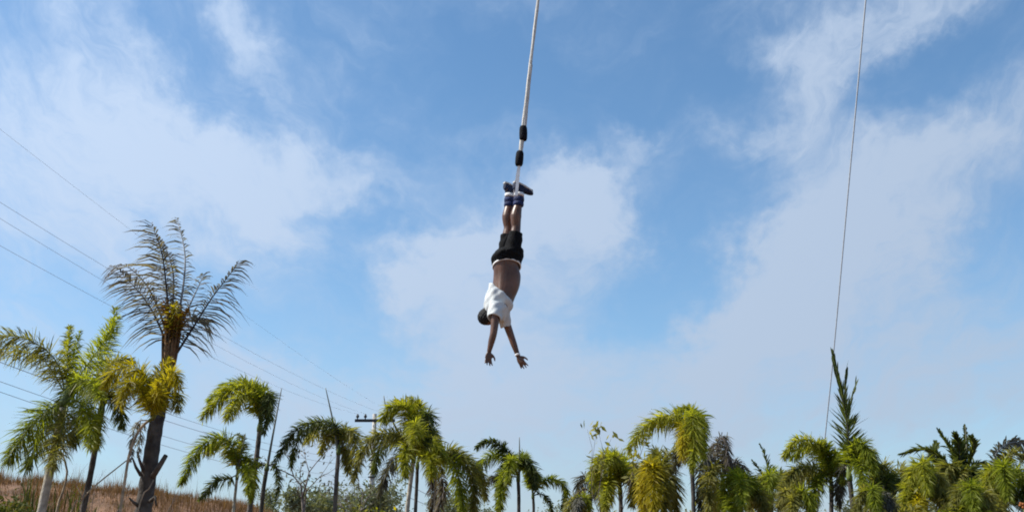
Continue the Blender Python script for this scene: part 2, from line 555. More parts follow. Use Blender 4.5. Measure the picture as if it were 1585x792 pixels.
def palm(label, Y, trunk, r, fronds, mat='leaf_green', bark='bark_grey', spear=None, extra=0, elen=1.3, eleaf=0.28, stem='rachis_green',
         shaft=0.35, cat='palm tree', group=None, name='palm_tree', eel=(45, 78), emat=None, edroop=1.0, nleaf=1.0):
    """trunk: photo pixels from low to crown, at Y metres; it is carried on down to the ground.
    fronds: (pixels from crown to tip, depth gained at the tip in m, blade length px, blades, material, style)"""
    px2m = (Y / CP) / FPX
    r = (r[0] * px2m / 2, r[1] * px2m / 2)      # trunk widths are given in photo pixels
    tp = [at(x, y, Y) for (x, y) in trunk]
    lean = (tp[0] - tp[1]) / max(1e-3, abs(tp[0][2] - tp[1][2]))
    gx, gy = tp[0][0] + lean[0] * 0.5 * tp[0][2], tp[0][1]
    gz = float(ground_z(gx, gy)) - 0.08
    base = np.array([gx, gy, gz])
    mid = (base + tp[0]) / 2 + np.array([lean[0] * 0.12 * (tp[0][2] - gz), 0, 0])
    root = empty(name, (gx, gy, gz + 0.08), label, cat, group)
    pts = [base, mid] + tp
    trunk_mesh(pts, r[0], r[1], 0.07, root, bark, swell=0.25)
    crown = tp[-1]
    axis = unit(tp[-1] - tp[-2])
    if shaft:
        c0 = crown - axis * 0.04
        c1 = crown + axis * shaft
        v, f = tube([c0, c0 + axis * shaft * 0.3, c0 + axis * shaft * 0.75, c1], [r[1] * 1.12, r[1] * 1.3, r[1] * 0.9, r[1] * 0.45], 10)
        mk('crown_shaft', v, f, 'crown_shaft_green', root)
    for fr in fronds:
        pp, dz, lp, n, fm, stl = (list(fr) + [None] * 6)[:6]
        k = len(pp)
        P3 = [at(x, y, Y + dz * (i / (k - 1)) ** 1.3) for i, (x, y) in enumerate(pp)]
        stl = stl or 'fox'
        fm = fm or mat
        st = 'rachis_dark' if fm in ('leaf_dead', 'leaf_dark') else ('rachis_grey' if fm in ('leaf_grey', 'leaf_pale') else stem)
        frond(root, P3, lp * px2m * (0.92 if stl == 'fox' else 1.0), int(n * nleaf * (1.55 if stl == 'fox' else 1.0)), max(0.010, {'fox': 1.55, 'spire': 2.4, 'bundle': 3.6, 'vee': 2.8}.get(stl, 2.7) * px2m), fm, st, stl,
              droop=0.08 if stl in ('spire', 'bundle') else 0.55 if fm not in ('leaf_dead', 'leaf_grey', 'leaf_pale') else 1.0, r0=max(0.008, (2.0 if stl.startswith('feather') else 1.1) * px2m), seed=nseed())
    for i in range(extra):
        a = random.uniform(0, 2 * math.pi) if i % 2 else (random.choice((1, -1)) * math.pi / 2 + random.uniform(-.7, .7))
        e = math.radians(random.uniform(*eel))
        L = elen * random.uniform(0.8, 1.15)
        h = np.array([math.cos(a), math.sin(a), 0])
        P3 = []
        p = crown.copy()
        ang = e
        for s in range(7):
            P3.append(p.copy())
            p = p + (h * math.cos(ang) + np.array([0, 0, 1]) * math.sin(ang)) * L / 6
            ang -= edroop * math.radians(14 + 6 * s)
        frond(root, P3, eleaf, int(130 * nleaf), max(0.016, 2.6 * px2m), emat or mat, stem, 'fox', 0.55, r0=max(0.008, 1.1 * px2m), seed=nseed())
    if spear:
        S3 = [at(x, y, Y) for (x, y) in spear]
        C, T, _ = catmull(S3, 16)
        v, f = tube(C, np.linspace(max(0.02, 2.2 * px2m), 0.006, 16), 7)
        mk('spear_leaf', v, f, 'spear', root)
    return root

# ------------------------------------------------------------------ land
def build_land():
    xs = np.concatenate([[-4000, -1500, -500, -200, -90], np.linspace(-50, 40, 91), [90, 200, 500, 1500, 4000]])
    ys = np.concatenate([[-4000, -1500, -400, -100, -30], np.linspace(-10, 90, 101), [150, 300, 700, 1500, 4000]])
    X, Yg = np.meshgrid(xs, ys)
    Z = ground_z(X, Yg)
    inner = (X > -49) & (X < 39) & (Yg > -9) & (Yg < 89)
    Z = Z + np.where(inner, 0.05 * np.sin(X * 1.7 + Yg * 0.6) * np.cos(Yg * 1.3 - X * 0.4), 0)
    V = np.stack([X, Yg, Z], axis=-1).reshape(-1, 3)
    nx, ny = len(xs), len(ys)
    F = [(j * nx + i, j * nx + i + 1, (j + 1) * nx + i + 1, (j + 1) * nx + i) for j in range(ny - 1) for i in range(nx - 1)]
    o = mk('ground', V, F, 'soil')
    tag(o, 'dry earth and the low bank behind the palms', kind='structure')

build_land()

def blades(name, mat, xs, ys, h, w, label, cat, lean=0.5, seed=3):
    rng = np.random.default_rng(seed)
    n = len(xs)
    zs = ground_z(xs, ys) - 0.03
    P = np.stack([xs, ys, zs], axis=1)
    H = (h * rng.uniform(0.5, 1.3, n) * (1 + 0.45 * np.sin(xs * 2.3 + 1.7 * np.sin(ys * 1.1)) + 0.3 * np.sin(xs * 6.1 + ys * 2.7)))[:, None]
    a = rng.uniform(0, 2 * math.pi, n)
    out = np.stack([np.cos(a), np.sin(a), np.zeros(n)], axis=1)
    ln = rng.uniform(0.1, lean, n)[:, None]
    wd = np.stack([-np.sin(a), np.cos(a), np.zeros(n)], axis=1) * (w * rng.uniform(0.6, 1.3, n))[:, None]
    up = np.array([0, 0, 1.0])
    p1 = P + up * H * 0.6 + out * H * ln * 0.35
    p2 = P + up * H + out * H * ln
    V = np.stack([P - wd, P + wd, p1 - wd * .7, p1 + wd * .7, p2], axis=1).reshape(-1, 3)
    k = np.arange(n) * 5
    F = [(i, i + 1, i + 3, i + 2) for i in k.tolist()] + [(i + 2, i + 3, i + 4) for i in k.tolist()]
    o = mk(name, V, F, mat, None, smooth=False)
    tag(o, label, cat, kind='stuff')
    return o

g = np.random.default_rng(5)
N = 70000
blades('dry_grass', 'dry_grass', g.uniform(-24, -4.5, N), g.uniform(17.5, 31, N), 0.2, 0.007,
       'reddish brown dry grass covering the low bank', 'grass')
N = 2600
blades('tall_dry_stalks', 'leaf_brown', g.normal(-12, 3.5, N), g.uniform(18, 28, N), 0.4, 0.005,
       'scattered taller straw stalks standing on the bank', 'grass', 0.4, 9)
N = 2800
blades('green_weeds', 'weed_green', g.triangular(-19, -14, -8.5, N), g.uniform(18.5, 23.5, N), 0.6, 0.02,
       'dark green weeds along the foot of the bank', 'weeds', 0.7, 6)

# ------------------------------------------------------------------ power line behind the palms
def power_line():
    YP = 64.0
    top = at(580, 640, YP)
    px2m = YP / CP / FPX
    root = empty('utility_pole', (top[0], YP, 0), 'grey concrete utility pole with a crossarm, half hidden by the palms', 'utility pole')
    m = MB()
    m.tube([(top[0], YP, 0), (top[0], YP, top[2] * 0.5), (top[0], YP, top[2])], [0.20, 0.17, 0.13], 10)
    m.build('pole', 'concrete', root)
    arm_z = at(580, 651, YP)[2]
    xl, xr = at(550, 651, YP)[0], at(612, 651, YP)[0]
    m = MB()
    m.box(((xl + xr) / 2, YP - 0.2, arm_z), ((xr - xl) / 2, 0.06, 0.09))
    arm = m.build('crossarm', 'metal_dark', root, False)
    ends = []
    for px in (554, 566, 597, 608):
        p = at(px, 651, YP)
        m = MB()
        m.tube([(p[0], YP - 0.2, arm_z + 0.08), (p[0], YP - 0.2, arm_z + 0.18), (p[0], YP - 0.2, arm_z + 0.2), (p[0], YP - 0.2, arm_z + 0.32),
                (p[0], YP - 0.2, arm_z + 0.34), (p[0], YP - 0.2, arm_z + 0.42)], [0.04, 0.04, 0.10, 0.10, 0.06, 0.05], 8)
        m.build('insulator', 'metal_dark', arm)
        ends.append((p[0], YP - 0.2, arm_z + 0.42))
    low_z = [at(580, yy, YP)[2] for yy in (712, 722, 738, 752)]
    for z in low_z:
        m = MB()
        m.box((top[0], YP - 0.17, z), (0.22, 0.05, 0.05))
        m.build('bracket', 'metal_dark', root, False)
    lows = [(top[0] + dx, YP - 0.22, z) for dx, z in zip((-.15, .15, -.15, .15), low_z)]
    # the line comes from the left, nearer to the camera
    jobs = [(200, ends[3], 0.55, 'thin power wire, uppermost at the left edge of the picture', .0026),
            (313, ends[2], 0.75, 'power wire second from the top at the left edge of the picture', .004),
            (338, ends[1], 0.75, 'power wire third from the top at the left edge of the picture', .004),
            (380, ends[0], 0.80, 'lowest of the four high power wires at the left edge', .0043),
            (545, lows[0], 0.9, 'upper communication cable behind the left palms', .006),
            (560, lows[1], 0.9, 'second communication cable behind the left palms', .0075),
            (590, lows[2], 0.9, 'third communication cable behind the left palms', .006),
            (606, lows[3], 0.9, 'lowest communication cable behind the left palms', .006)]
    for y0, e, sag, lab, rad in jobs:
        e = np.array(e)
        Q = at(0, y0, 21.0 - (e[0] - top[0]) * 0.9)
        u = np.linspace(-0.28, 1.0, 60)[:, None]
        P = Q + (e - Q) * u
        P[:, 2] -= sag * 4 * (u * (1 - u))[:, 0] * 0.6
        v, f = tube(P, rad, 5)
        o = mk('power_line', v, f, 'wire')
        tag(o, lab, 'power line', 'wires of the power line')
    # the same cables go on beyond the pole, downhill to the right
    for e, lab in ((lows[0], 'communication cable running on to the right of the pole'), (lows[2], 'lower communication cable running on to the right of the pole')):
        e = np.array(e)
        u = np.linspace(0, 1, 30)[:, None]
        E = at(800, 800, 120.0)
        P = e + (E - e) * u
        P[:, 2] -= 1.2 * 4 * (u * (1 - u))[:, 0]
        v, f = tube(P, .02, 5)
        tag(mk('power_line', v, f, 'wire'), lab, 'power line', 'wires of the power line')

power_line()

# ------------------------------------------------------------------ palms, from left to right
G, B, YL, OL, DK, GR, DD, PA = 'leaf_green', 'leaf_bright', 'leaf_yellow', 'leaf_olive', 'leaf_dark', 'leaf_grey', 'leaf_dead', 'leaf_pale'

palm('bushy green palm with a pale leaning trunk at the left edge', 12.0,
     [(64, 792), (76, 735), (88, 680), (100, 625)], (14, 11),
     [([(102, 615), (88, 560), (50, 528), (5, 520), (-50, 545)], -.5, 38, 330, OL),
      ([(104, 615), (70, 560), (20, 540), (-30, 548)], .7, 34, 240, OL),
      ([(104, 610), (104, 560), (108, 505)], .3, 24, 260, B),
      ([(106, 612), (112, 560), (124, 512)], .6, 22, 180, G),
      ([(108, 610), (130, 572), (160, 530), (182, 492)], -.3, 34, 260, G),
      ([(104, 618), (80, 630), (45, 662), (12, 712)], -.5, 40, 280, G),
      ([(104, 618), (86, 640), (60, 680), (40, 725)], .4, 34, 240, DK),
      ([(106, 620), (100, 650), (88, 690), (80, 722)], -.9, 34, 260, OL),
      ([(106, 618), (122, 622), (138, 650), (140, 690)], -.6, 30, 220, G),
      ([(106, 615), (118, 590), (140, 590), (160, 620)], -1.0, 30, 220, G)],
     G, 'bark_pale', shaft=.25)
palm('slender palm with a dark curved trunk beside the pale leaning trunk', 12.6,
     [(128, 792), (138, 745), (148, 690), (156, 640)], (9, 8),
     [([(158, 632), (160, 590), (175, 560), (205, 556)], -.4, 30, 240, OL),
      ([(158, 632), (150, 590), (160, 545), (180, 478)], .4, 36, 260, G),
      ([(158, 632), (135, 600), (110, 600), (90, 630)], -.5, 32, 240, G),
      ([(158, 635), (140, 630), (120, 650), (112, 685)], -.4, 30, 220, DK),
      ([(160, 632), (172, 610), (186, 630), (188, 660)], .2, 26, 200, DK),
      ([(160, 630), (180, 590), (205, 580), (220, 610)], .4, 28, 220, OL),
      ([(158, 635), (152, 640), (146, 660), (150, 690)], -.7, 26, 200, G)],
     G, 'bark_dark', shaft=.25)

# the tall palm with the dried crown
def tall_dead_palm():
    Y = 12.8
    r = palm('tall thick trunked palm with a dried grey crown', Y,
             [(222, 792), (232, 720), (243, 650), (262, 560)], (29, 19),
             [([(262, 545), (245, 500), (222, 460), (183, 418)], .2, 52, 52, DD, 'feather'),
              ([(262, 530), (246, 480), (226, 440), (196, 412), (170, 412)], .6, 48, 46, DD, 'feather_l'),
              ([(262, 515), (258, 450), (250, 390), (234, 346)], -.2, 66, 60, DD, 'feather_l'),
              ([(264, 500), (269, 440), (263, 400), (250, 372)], .5, 46, 40, DD, 'feather_l'),
              ([(274, 500), (284, 440), (286, 390), (274, 338)], .7, 50, 50, PA, 'feather_l'),
              ([(270, 552), (298, 508), (330, 458), (372, 404)], -.2, 58, 56, DD, 'feather_r'),
              ([(272, 520), (290, 480), (304, 450), (316, 424)], .7, 42, 36, PA, 'feather'),
              ([(268, 535), (286, 500), (300, 490), (322, 500)], .5, 44, 34, GR, 'feather')],
             DD, 'bark_dark', shaft=0, stem='rachis_dark', nleaf=1.6)
    # the fibrous brown sheath at the heart of the crown, with a few blades still yellow
    m = MB()
    rng = np.random.default_rng(4)
    for i in range(46):
        a = rng.uniform(0, 6.283)
        rr = rng.uniform(0.01, 0.085)
        p0 = at(262, 562, Y) + np.array([math.cos(a) * rr * .9, math.sin(a) * rr * .9, -.02])
        p1 = at(266, 515, Y) + np.array([math.cos(a) * rr * 1.5, math.sin(a) * rr * 1.5, 0])
        p2 = at(267, 478 + rng.uniform(-14, 30), Y) + np.array([math.cos(a) * rr * rng.uniform(.9, 1.7), math.sin(a) * rr * 1.6, 0])
        C, _, _ = catmull([p0, p1, p2], 8)
        m.tube(C, np.linspace(.028, .006, 8), 5)
    m.build('leaf_sheath', 'sheath_brown', r)
    for j, (pp, dz, mt) in enumerate([([(264, 540), (262, 500), (256, 465)], -.3, 'leaf_brown'), ([(268, 530), (276, 500), (290, 480)], -.3, 'leaf_brown'),
                                      ([(266, 520), (268, 490), (272, 468)], -.4, YL)]):
        frond(r, [at(x, y, Y + dz * i / 2) for i, (x, y) in enumerate(pp)], .16, 110, .02, mt, 'rachis_green', 'fox', .4, seed=nseed())
    # a sawn-off leaf base on the right of the trunk and dead bases low down
    m = MB()
    m.tube([at(236, 738, Y - .1), at(246, 722, Y - .14), at(257, 704, Y - .18)], [.036, .034, .028], 8)
    m.build('cut_leaf_base', 'bark_dark', r)
    for (a, b, c) in (((218, 735), (210, 722), (205, 708)), ((222, 728), (216, 712), (212, 698)), ((214, 782), (206, 776), (200, 770)), ((232, 775), (240, 768), (242, 782))):
        m = MB()
        m.tube([at(*a, Y - .08), at(*b, Y - .16), at(*c, Y - .2)], [.024, .018, .010], 7)
        m.build('dead_leaf_base', 'bark_dark', r)

tall_dead_palm()

palm('young yellow green palm in front of the thick trunk', 11.6,
     [(186, 792), (193, 745), (201, 700), (216, 664), (234, 648)], (4, 4),
     [([(236, 646), (232, 600), (212, 568), (180, 572), (160, 600)], -.3, 34, 300, YL),
      ([(236, 646), (240, 600), (248, 575), (262, 556)], .1, 30, 280, YL),
      ([(238, 646), (252, 600), (270, 575), (276, 600)], -.2, 28, 240, YL),
      ([(236, 646), (222, 610), (200, 590), (186, 625)], -.6, 30, 260, YL),
      ([(238, 648), (256, 615), (272, 605), (276, 635)], .3, 26, 180, OL),
      ([(236, 646), (234, 620), (226, 590), (214, 575)], .4, 28, 220, B),
      ([(236, 650), (240, 625), (243, 608), (245, 590)], -.5, 26, 220, YL),
      ([(230, 650), (214, 652), (206, 672), (203, 712)], .1, 13, 70, PA),
      ([(230, 650), (220, 660), (216, 680), (216, 705)], .3, 12, 60, PA)],
     YL, 'stick', shaft=.12)

palm('bright green palm with one great frond arching to the left', 16.0,
     [(386, 792), (392, 745), (398, 700), (402, 664)], (10, 7),
     [([(402, 655), (402, 618), (384, 596), (350, 606), (314, 646)], -.4, 30, 420, B),
      ([(402, 655), (398, 612), (372, 592), (345, 600), (322, 622)], .5, 26, 260, G),
      ([(402, 655), (396, 625), (380, 610), (362, 625), (352, 645)], -.9, 26, 260, B),
      ([(404, 655), (410, 618), (406, 600), (392, 594)], .2, 24, 240, G),
      ([(404, 655), (414, 620), (416, 610), (414, 640), (408, 668)], -.4, 22, 240, DK),
      ([(403, 655), (404, 625), (396, 604), (380, 590)], .8, 24, 240, G)],
     B, 'bark_grey', shaft=.2)
palm('low palm with a thin pale trunk and a frond hanging to the left', 15.0,
     [(361, 792), (364, 765), (367, 738)], (5, 4),
     [([(367, 732), (364, 698), (346, 678), (310, 692), (280, 748)], -.3, 26, 380, G),
      ([(367, 732), (362, 700), (340, 682), (318, 700)], .4, 24, 260, OL),
      ([(367, 734), (350, 742), (332, 745), (310, 772)], -.2, 16, 200, DK),
      ([(368, 732), (378, 708), (392, 722), (388, 772)], .3, 20, 240, G),
      ([(368, 734), (376, 722), (386, 735), (384, 762)], -.5, 18, 200, G),
      ([(367, 732), (372, 700), (376, 680), (368, 672)], .3, 18, 180, OL)],
     G, 'bark_pale', shaft=.15, spear=[(367, 735), (372, 705), (380, 672)])
palm('bare young palm with a long upright spear and one withered frond', 15.5,
     [(404, 792), (408, 755), (413, 724)], (7, 6),
     [([(413, 722), (424, 718), (432, 738), (427, 772)], -.2, 11, 150, DK),
      ([(413, 722), (404, 717), (394, 718), (386, 726)], .2, 8, 80, DK)],
     DK, 'bark_dark', shaft=.1, spear=[(413, 726), (421, 680), (436, 600)])
palm('palm with a leaning spear and dark fronds curling to the left', 16.0,
     [(518, 792), (521, 740), (524, 700)], (7, 6),
     [([(524, 694), (522, 660), (500, 652), (460, 664), (424, 716)], -.3, 20, 360, DK),
      ([(524, 694), (520, 664), (490, 656), (462, 678), (450, 722)], .3, 17, 280, DK),
      ([(524, 694), (512, 668), (492, 664), (472, 684)], .8, 22, 220, OL),
      ([(524, 694), (534, 668), (548, 672), (552, 712), (546, 742)], -.3, 22, 280, OL),
      ([(524, 694), (528, 672), (536, 664), (548, 680)], .6, 22, 220, OL),
      ([(524, 694), (518, 676), (506, 676), (496, 700)], .5, 18, 150, OL),
      ([(524, 700), (530, 690), (538, 700), (540, 730)], .3, 20, 180, OL)],
     OL, 'bark_grey', shaft=.15, spear=[(523, 700), (516, 655), (504, 600)])
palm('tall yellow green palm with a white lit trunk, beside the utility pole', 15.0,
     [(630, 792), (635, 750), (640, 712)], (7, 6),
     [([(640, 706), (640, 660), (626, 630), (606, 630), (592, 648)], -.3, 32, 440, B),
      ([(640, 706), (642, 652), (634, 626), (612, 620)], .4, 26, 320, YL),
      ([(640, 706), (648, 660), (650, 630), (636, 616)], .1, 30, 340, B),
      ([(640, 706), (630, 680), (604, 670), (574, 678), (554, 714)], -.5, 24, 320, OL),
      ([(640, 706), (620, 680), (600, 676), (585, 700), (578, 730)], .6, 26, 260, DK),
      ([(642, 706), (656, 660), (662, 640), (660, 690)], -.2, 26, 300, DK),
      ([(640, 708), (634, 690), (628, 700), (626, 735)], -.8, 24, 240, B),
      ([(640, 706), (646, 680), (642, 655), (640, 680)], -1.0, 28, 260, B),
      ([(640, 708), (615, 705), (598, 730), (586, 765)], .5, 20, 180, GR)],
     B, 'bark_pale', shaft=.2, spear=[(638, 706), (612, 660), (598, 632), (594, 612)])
palm('palm with a thin dark trunk right beside the white lit trunk', 16.2,
     [(643, 792), (645, 750), (646, 722)], (5, 5),
     [([(646, 716), (656, 690), (672, 688), (688, 712)], -.3, 24, 280, B),
      ([(646, 716), (664, 680), (676, 686), (684, 730)], .3, 22, 260, OL),
      ([(646, 716), (660, 705), (668, 715), (668, 735)], -.6, 22, 240, B),
      ([(648, 712), (656, 680), (668, 665), (680, 690)], .5, 24, 240, DK)],
     G, 'bark_dark', shaft=.15)
palm('drooping olive palm to the right of the tall yellow green one', 17.0,
     [(674, 792), (674, 760), (673, 728)], (5, 5),
     [([(672, 722), (690, 698), (716, 708), (734, 748), (732, 800)], -.4, 26, 420, OL),
      ([(672, 722), (694, 700), (724, 712), (746, 742), (752, 770)], .4, 24, 320, OL),
      ([(672, 722), (690, 705), (706, 725), (716, 775), (716, 800)], -.8, 24, 300, G),
      ([(672, 724), (682, 735), (686, 760), (674, 800)], -.2, 16, 220, DD),
      ([(672, 724), (668, 740), (670, 770), (664, 800)], .2, 14, 180, DD),
      ([(672, 722), (676, 700), (670, 684), (656, 690)], .3, 22, 240, G)],
     OL, 'bark_dark', shaft=.15)

palm('dark palm with a straight spear and fronds sweeping left', 18.0,
     [(803, 792), (803, 765), (802, 742)], (5, 5),
     [([(801, 735), (790, 706), (770, 686), (752, 682), (738, 692)], -.3, 17, 340, DK),
      ([(801, 735), (786, 708), (762, 702), (742, 722), (738, 745)], .3, 20, 300, G),
      ([(801, 735), (784, 730), (776, 752), (772, 796)], -.4, 18, 300, G),
      ([(801, 735), (790, 720), (778, 728), (772, 760)], .5, 18, 240, DK),
      ([(803, 735), (812, 712), (824, 724), (828, 756)], -.2, 18, 260, DK),
      ([(802, 735), (796, 715), (790, 712), (786, 745)], -.8, 18, 260, G),
      ([(802, 735), (806, 712), (812, 706), (818, 740)], .6, 18, 240, G),
      ([(801, 738), (780, 735), (762, 738), (750, 750)], .6, 14, 160, GR)],
     G, 'bark_dark', shaft=.15, spear=[(803, 745), (804, 712), (804, 676)])
palm('small palm with a frond curled over like a hook', 18.5,
     [(826, 800), (826, 782), (825, 768)], (4, 4),
     [([(826, 764), (842, 744), (862, 742), (877, 758), (870, 786)], -.3, 14, 300, G),
      ([(825, 764), (820, 735), (816, 722), (808, 722)], .3, 15, 220, G),
      ([(826, 766), (838, 764), (850, 776), (856, 800)], .3, 8, 120, DK),
      ([(825, 764), (824, 740), (830, 730), (836, 745)], -.5, 14, 200, G)],
     G, 'bark_dark', shaft=.12)
palm('half dead palm with a black bowed frond, left of the round green crown', 17.5,
     [(912, 800), (914, 785), (915, 770)], (4, 4),
     [([(915, 762), (905, 756), (892, 768), (886, 800)], -.3, 10, 130, DD),
      ([(915, 762), (906, 736), (898, 742), (894, 770)], .4, 20, 130, GR),
      ([(915, 762), (922, 750), (934, 770), (938, 800)], -.3, 18, 120, GR)],
     GR, 'bark_dark', shaft=.1)
palm('bright green palm with a round bushy crown', 16.5,
     [(961, 800), (961, 780), (960, 762)], (6, 6),
     [([(959, 754), (950, 718), (934, 706), (916, 736)], -.4, 27, 340, B),
      ([(959, 754), (944, 722), (924, 720), (918, 756)], .3, 25, 280, G),
      ([(959, 754), (958, 716), (950, 706), (938, 716)], -.7, 26, 300, B),
      ([(960, 754), (970, 724), (982, 726), (990, 760)], .3, 22, 240, DK),
      ([(960, 754), (966, 720), (958, 708), (944, 704)], .6, 26, 260, G),
      ([(960, 754), (948, 740), (940, 752), (936, 785)], -.8, 24, 260, B),
      ([(960, 754), (978, 738), (990, 745), (994, 780)], -.4, 22, 240, G),
      ([(960, 754), (940, 738), (922, 748), (910, 772)], .5, 20, 180, GR)],
     B, 'bark_dark', shaft=.2)
palm('yellowing palm with fronds hanging straight down', 15.8,
     [(1016, 800), (1016, 780), (1016, 752)], (6, 6),
     [([(1016, 744), (1008, 715), (1000, 730), (994, 800)], -.4, 25, 380, YL),
      ([(1016, 744), (1020, 715), (1034, 720), (1044, 752), (1044, 800)], -.2, 26, 360, OL),
      ([(1016, 744), (1032, 706), (1052, 692), (1062, 712)], .3, 22, 260, OL),
      ([(1016, 744), (1012, 722), (1012, 750), (1012, 800)], -.8, 26, 340, YL),
      ([(1016, 744), (998, 722), (984, 736), (978, 780)], .3, 24, 280, OL),
      ([(1016, 744), (1024, 722), (1030, 750), (1028, 800)], -.6, 25, 320, OL),
      ([(1016, 744), (1020, 712), (1014, 700), (1004, 715)], .5, 24, 260, OL)],
     OL, 'bark_dark', shaft=.2)
palm('tallest bright palm right of centre with a frond arching far left', 15.0,
     [(1074, 800), (1073, 765), (1071, 728)], (7, 6),
     [([(1070, 718), (1066, 664), (1048, 642), (1006, 654), (972, 694)], -.4, 30, 460, B),
      ([(1070, 718), (1062, 660), (1038, 646), (1000, 660)], .4, 26, 300, YL),
      ([(1070, 718), (1074, 656), (1068, 632), (1046, 636)], .2, 28, 360, B),
      ([(1071, 718), (1080, 660), (1084, 640), (1086, 690)], -.1, 26, 320, G),
      ([(1070, 718), (1070, 670), (1072, 640), (1074, 690), (1072, 722)], -1.0, 28, 400, B),
      ([(1070, 718), (1064, 680), (1060, 660), (1056, 705)], -.7, 26, 320, YL),
      ([(1071, 718), (1078, 680), (1084, 668), (1088, 705)], .6, 24, 260, G),
      ([(1070, 720), (1062, 700), (1050, 700), (1044, 726)], .6, 20, 150, GR)],
     B, 'bark_dark', shaft=.22)
palm('withered grey palm with drooping fronds right of the tallest bright one', 16.0,
     [(1117, 800), (1117, 775), (1118, 748)], (6, 6),
     [([(1118, 740), (1110, 700), (1112, 680), (1122, 678), (1130, 730)], -.2, 18, 240, DD),
      ([(1118, 740), (1104, 710), (1092, 704), (1084, 740), (1086, 800)], -.3, 22, 300, GR),
      ([(1118, 740), (1106, 722), (1098, 740), (1098, 800)], -.7, 24, 300, OL),
      ([(1118, 740), (1136, 716), (1150, 722), (1162, 760)], .2, 20, 220, DD),
      ([(1118, 740), (1118, 700), (1104, 688), (1096, 712)], .5, 20, 200, DD),
      ([(1118, 742), (1128, 722), (1140, 742), (1142, 790)], .5, 22, 220, GR),
      ([(1118, 742), (1110, 745), (1106, 770), (1108, 800)], .4, 24, 240, OL)],
     GR, 'bark_grey', shaft=.15, spear=[(1118, 745), (1122, 705), (1126, 668)])
palm('low bright green palm below the withered grey crown', 15.0,
     [(1146, 812), (1146, 800), (1146, 788)], (6, 6),
     [([(1146, 780), (1142, 748), (1136, 732), (1124, 750), (1118, 785)], -.4, 26, 340, B),
      ([(1146, 780), (1146, 745), (1140, 732), (1128, 736)], .2, 24, 280, G),
      ([(1146, 780), (1152, 745), (1162, 740), (1172, 775)], -.2, 24, 300, G),
      ([(1146, 780), (1140, 760), (1136, 775), (1134, 805)], -.8, 26, 300, G),
      ([(1146, 780), (1160, 760), (1176, 766), (1184, 800)], -.4, 26, 300, OL),
      ([(1146, 780), (1150, 752), (1146, 742), (1150, 780)], -.9, 26, 300, G)],
     G, 'bark_dark', shaft=.1)
palm('dark palm with a ragged sprig sticking up behind the low green one', 17.0,
     [(1194, 800), (1194, 785), (1193, 765)], (6, 6),
     [([(1193, 760), (1188, 725), (1182, 700), (1176, 688)], .1, 18, 60, DK, 'vee'),
      ([(1193, 760), (1180, 735), (1172, 722), (1164, 712)], -.1, 14, 50, DK, 'vee'),
      ([(1193, 760), (1180, 742), (1166, 752), (1160, 790)], -.4, 24, 280, OL),
      ([(1193, 760), (1204, 735), (1220, 738), (1232, 765)], .2, 22, 280, OL),
      ([(1193, 760), (1196, 735), (1190, 740), (1186, 790)], -.6, 24, 300, G),
      ([(1193, 760), (1208, 748), (1218, 762), (1220, 790)], -.4, 22, 260, G)],
     OL, 'bark_dark', shaft=.12, spear=[(1193, 765), (1194, 745), (1193, 718)])
palm('green palm with its crown swept to the left, below the thin cable', 15.5,
     [(1287, 800), (1287, 778), (1287, 758)], (7, 6),
     [([(1287, 748), (1276, 700), (1256, 682), (1232, 682), (1214, 704)], -.4, 25, 400, B),
      ([(1287, 748), (1270, 702), (1246, 690), (1226, 710)], .4, 23, 300, G),
      ([(1287, 748), (1284, 704), (1276, 686), (1262, 690)], -.1, 24, 320, G),
      ([(1287, 748), (1266, 726), (1236, 724), (1208, 752)], -.6, 25, 340, OL),
      ([(1287, 748), (1290, 706), (1298, 704), (1304, 745)], -.3, 23, 300, G),
      ([(1287, 750), (1274, 735), (1262, 752), (1258, 790)], -.7, 23, 280, G),
      ([(1287, 748), (1260, 735), (1236, 742), (1224, 780)], .4, 24, 300, OL)],
     G, 'bark_dark', shaft=.2)
palm('palm with one tall half opened frond standing straight up', 15.0,
     [(1322, 800), (1319, 775), (1315, 740)], (8, 7),
     [([(1314, 725), (1312, 670), (1304, 610), (1289, 548)], .2, 34, 110, DK, 'spire'),
      ([(1314, 725), (1314, 680), (1308, 630), (1296, 572)], -.25, 30, 80, DK, 'spire'),
      ([(1306, 630), (1300, 600), (1294, 575), (1290, 552)], .2, 26, 44, DK, 'bundle'),
      ([(1313, 690), (1313, 650), (1318, 620), (1324, 596)], .3, 26, 22, DK, 'bundle'),
      ([(1312, 680), (1310, 630), (1308, 600), (1310, 572)], .2, 24, 22, DK, 'bundle'),
      ([(1315, 728), (1322, 692), (1338, 690), (1354, 730)], -.4, 25, 380, G),
      ([(1315, 728), (1328, 698), (1346, 704), (1358, 740)], .4, 23, 300, OL),
      ([(1315, 728), (1312, 698), (1322, 686), (1338, 696)], .3, 23, 300, G),
      ([(1315, 730), (1326, 712), (1334, 726), (1338, 760)], -.6, 22, 280, G),
      ([(1315, 732), (1306, 720), (1300, 740), (1298, 780)], .5, 20, 180, GR)],
     G, 'bark_dark', shaft=.2)
palm('low olive palm between the tall frond and the dark fan crown', 15.5,
     [(1386, 812), (1386, 800), (1384, 775)], (7, 7),
     [([(1384, 768), (1374, 728), (1362, 720), (1350, 750)], -.3, 25, 320, OL),
      ([(1384, 768), (1370, 745), (1356, 750), (1342, 790)], -.6, 25, 300, OL),
      ([(1384, 768), (1390, 730), (1404, 728), (1412, 770)], .2, 24, 300, OL),
      ([(1384, 768), (1380, 740), (1372, 750), (1368, 800)], -.8, 25, 300, DK),
      ([(1384, 768), (1396, 748), (1410, 758), (1418, 800)], -.5, 25, 300, DK)],
     OL, 'bark_dark', shaft=.1)
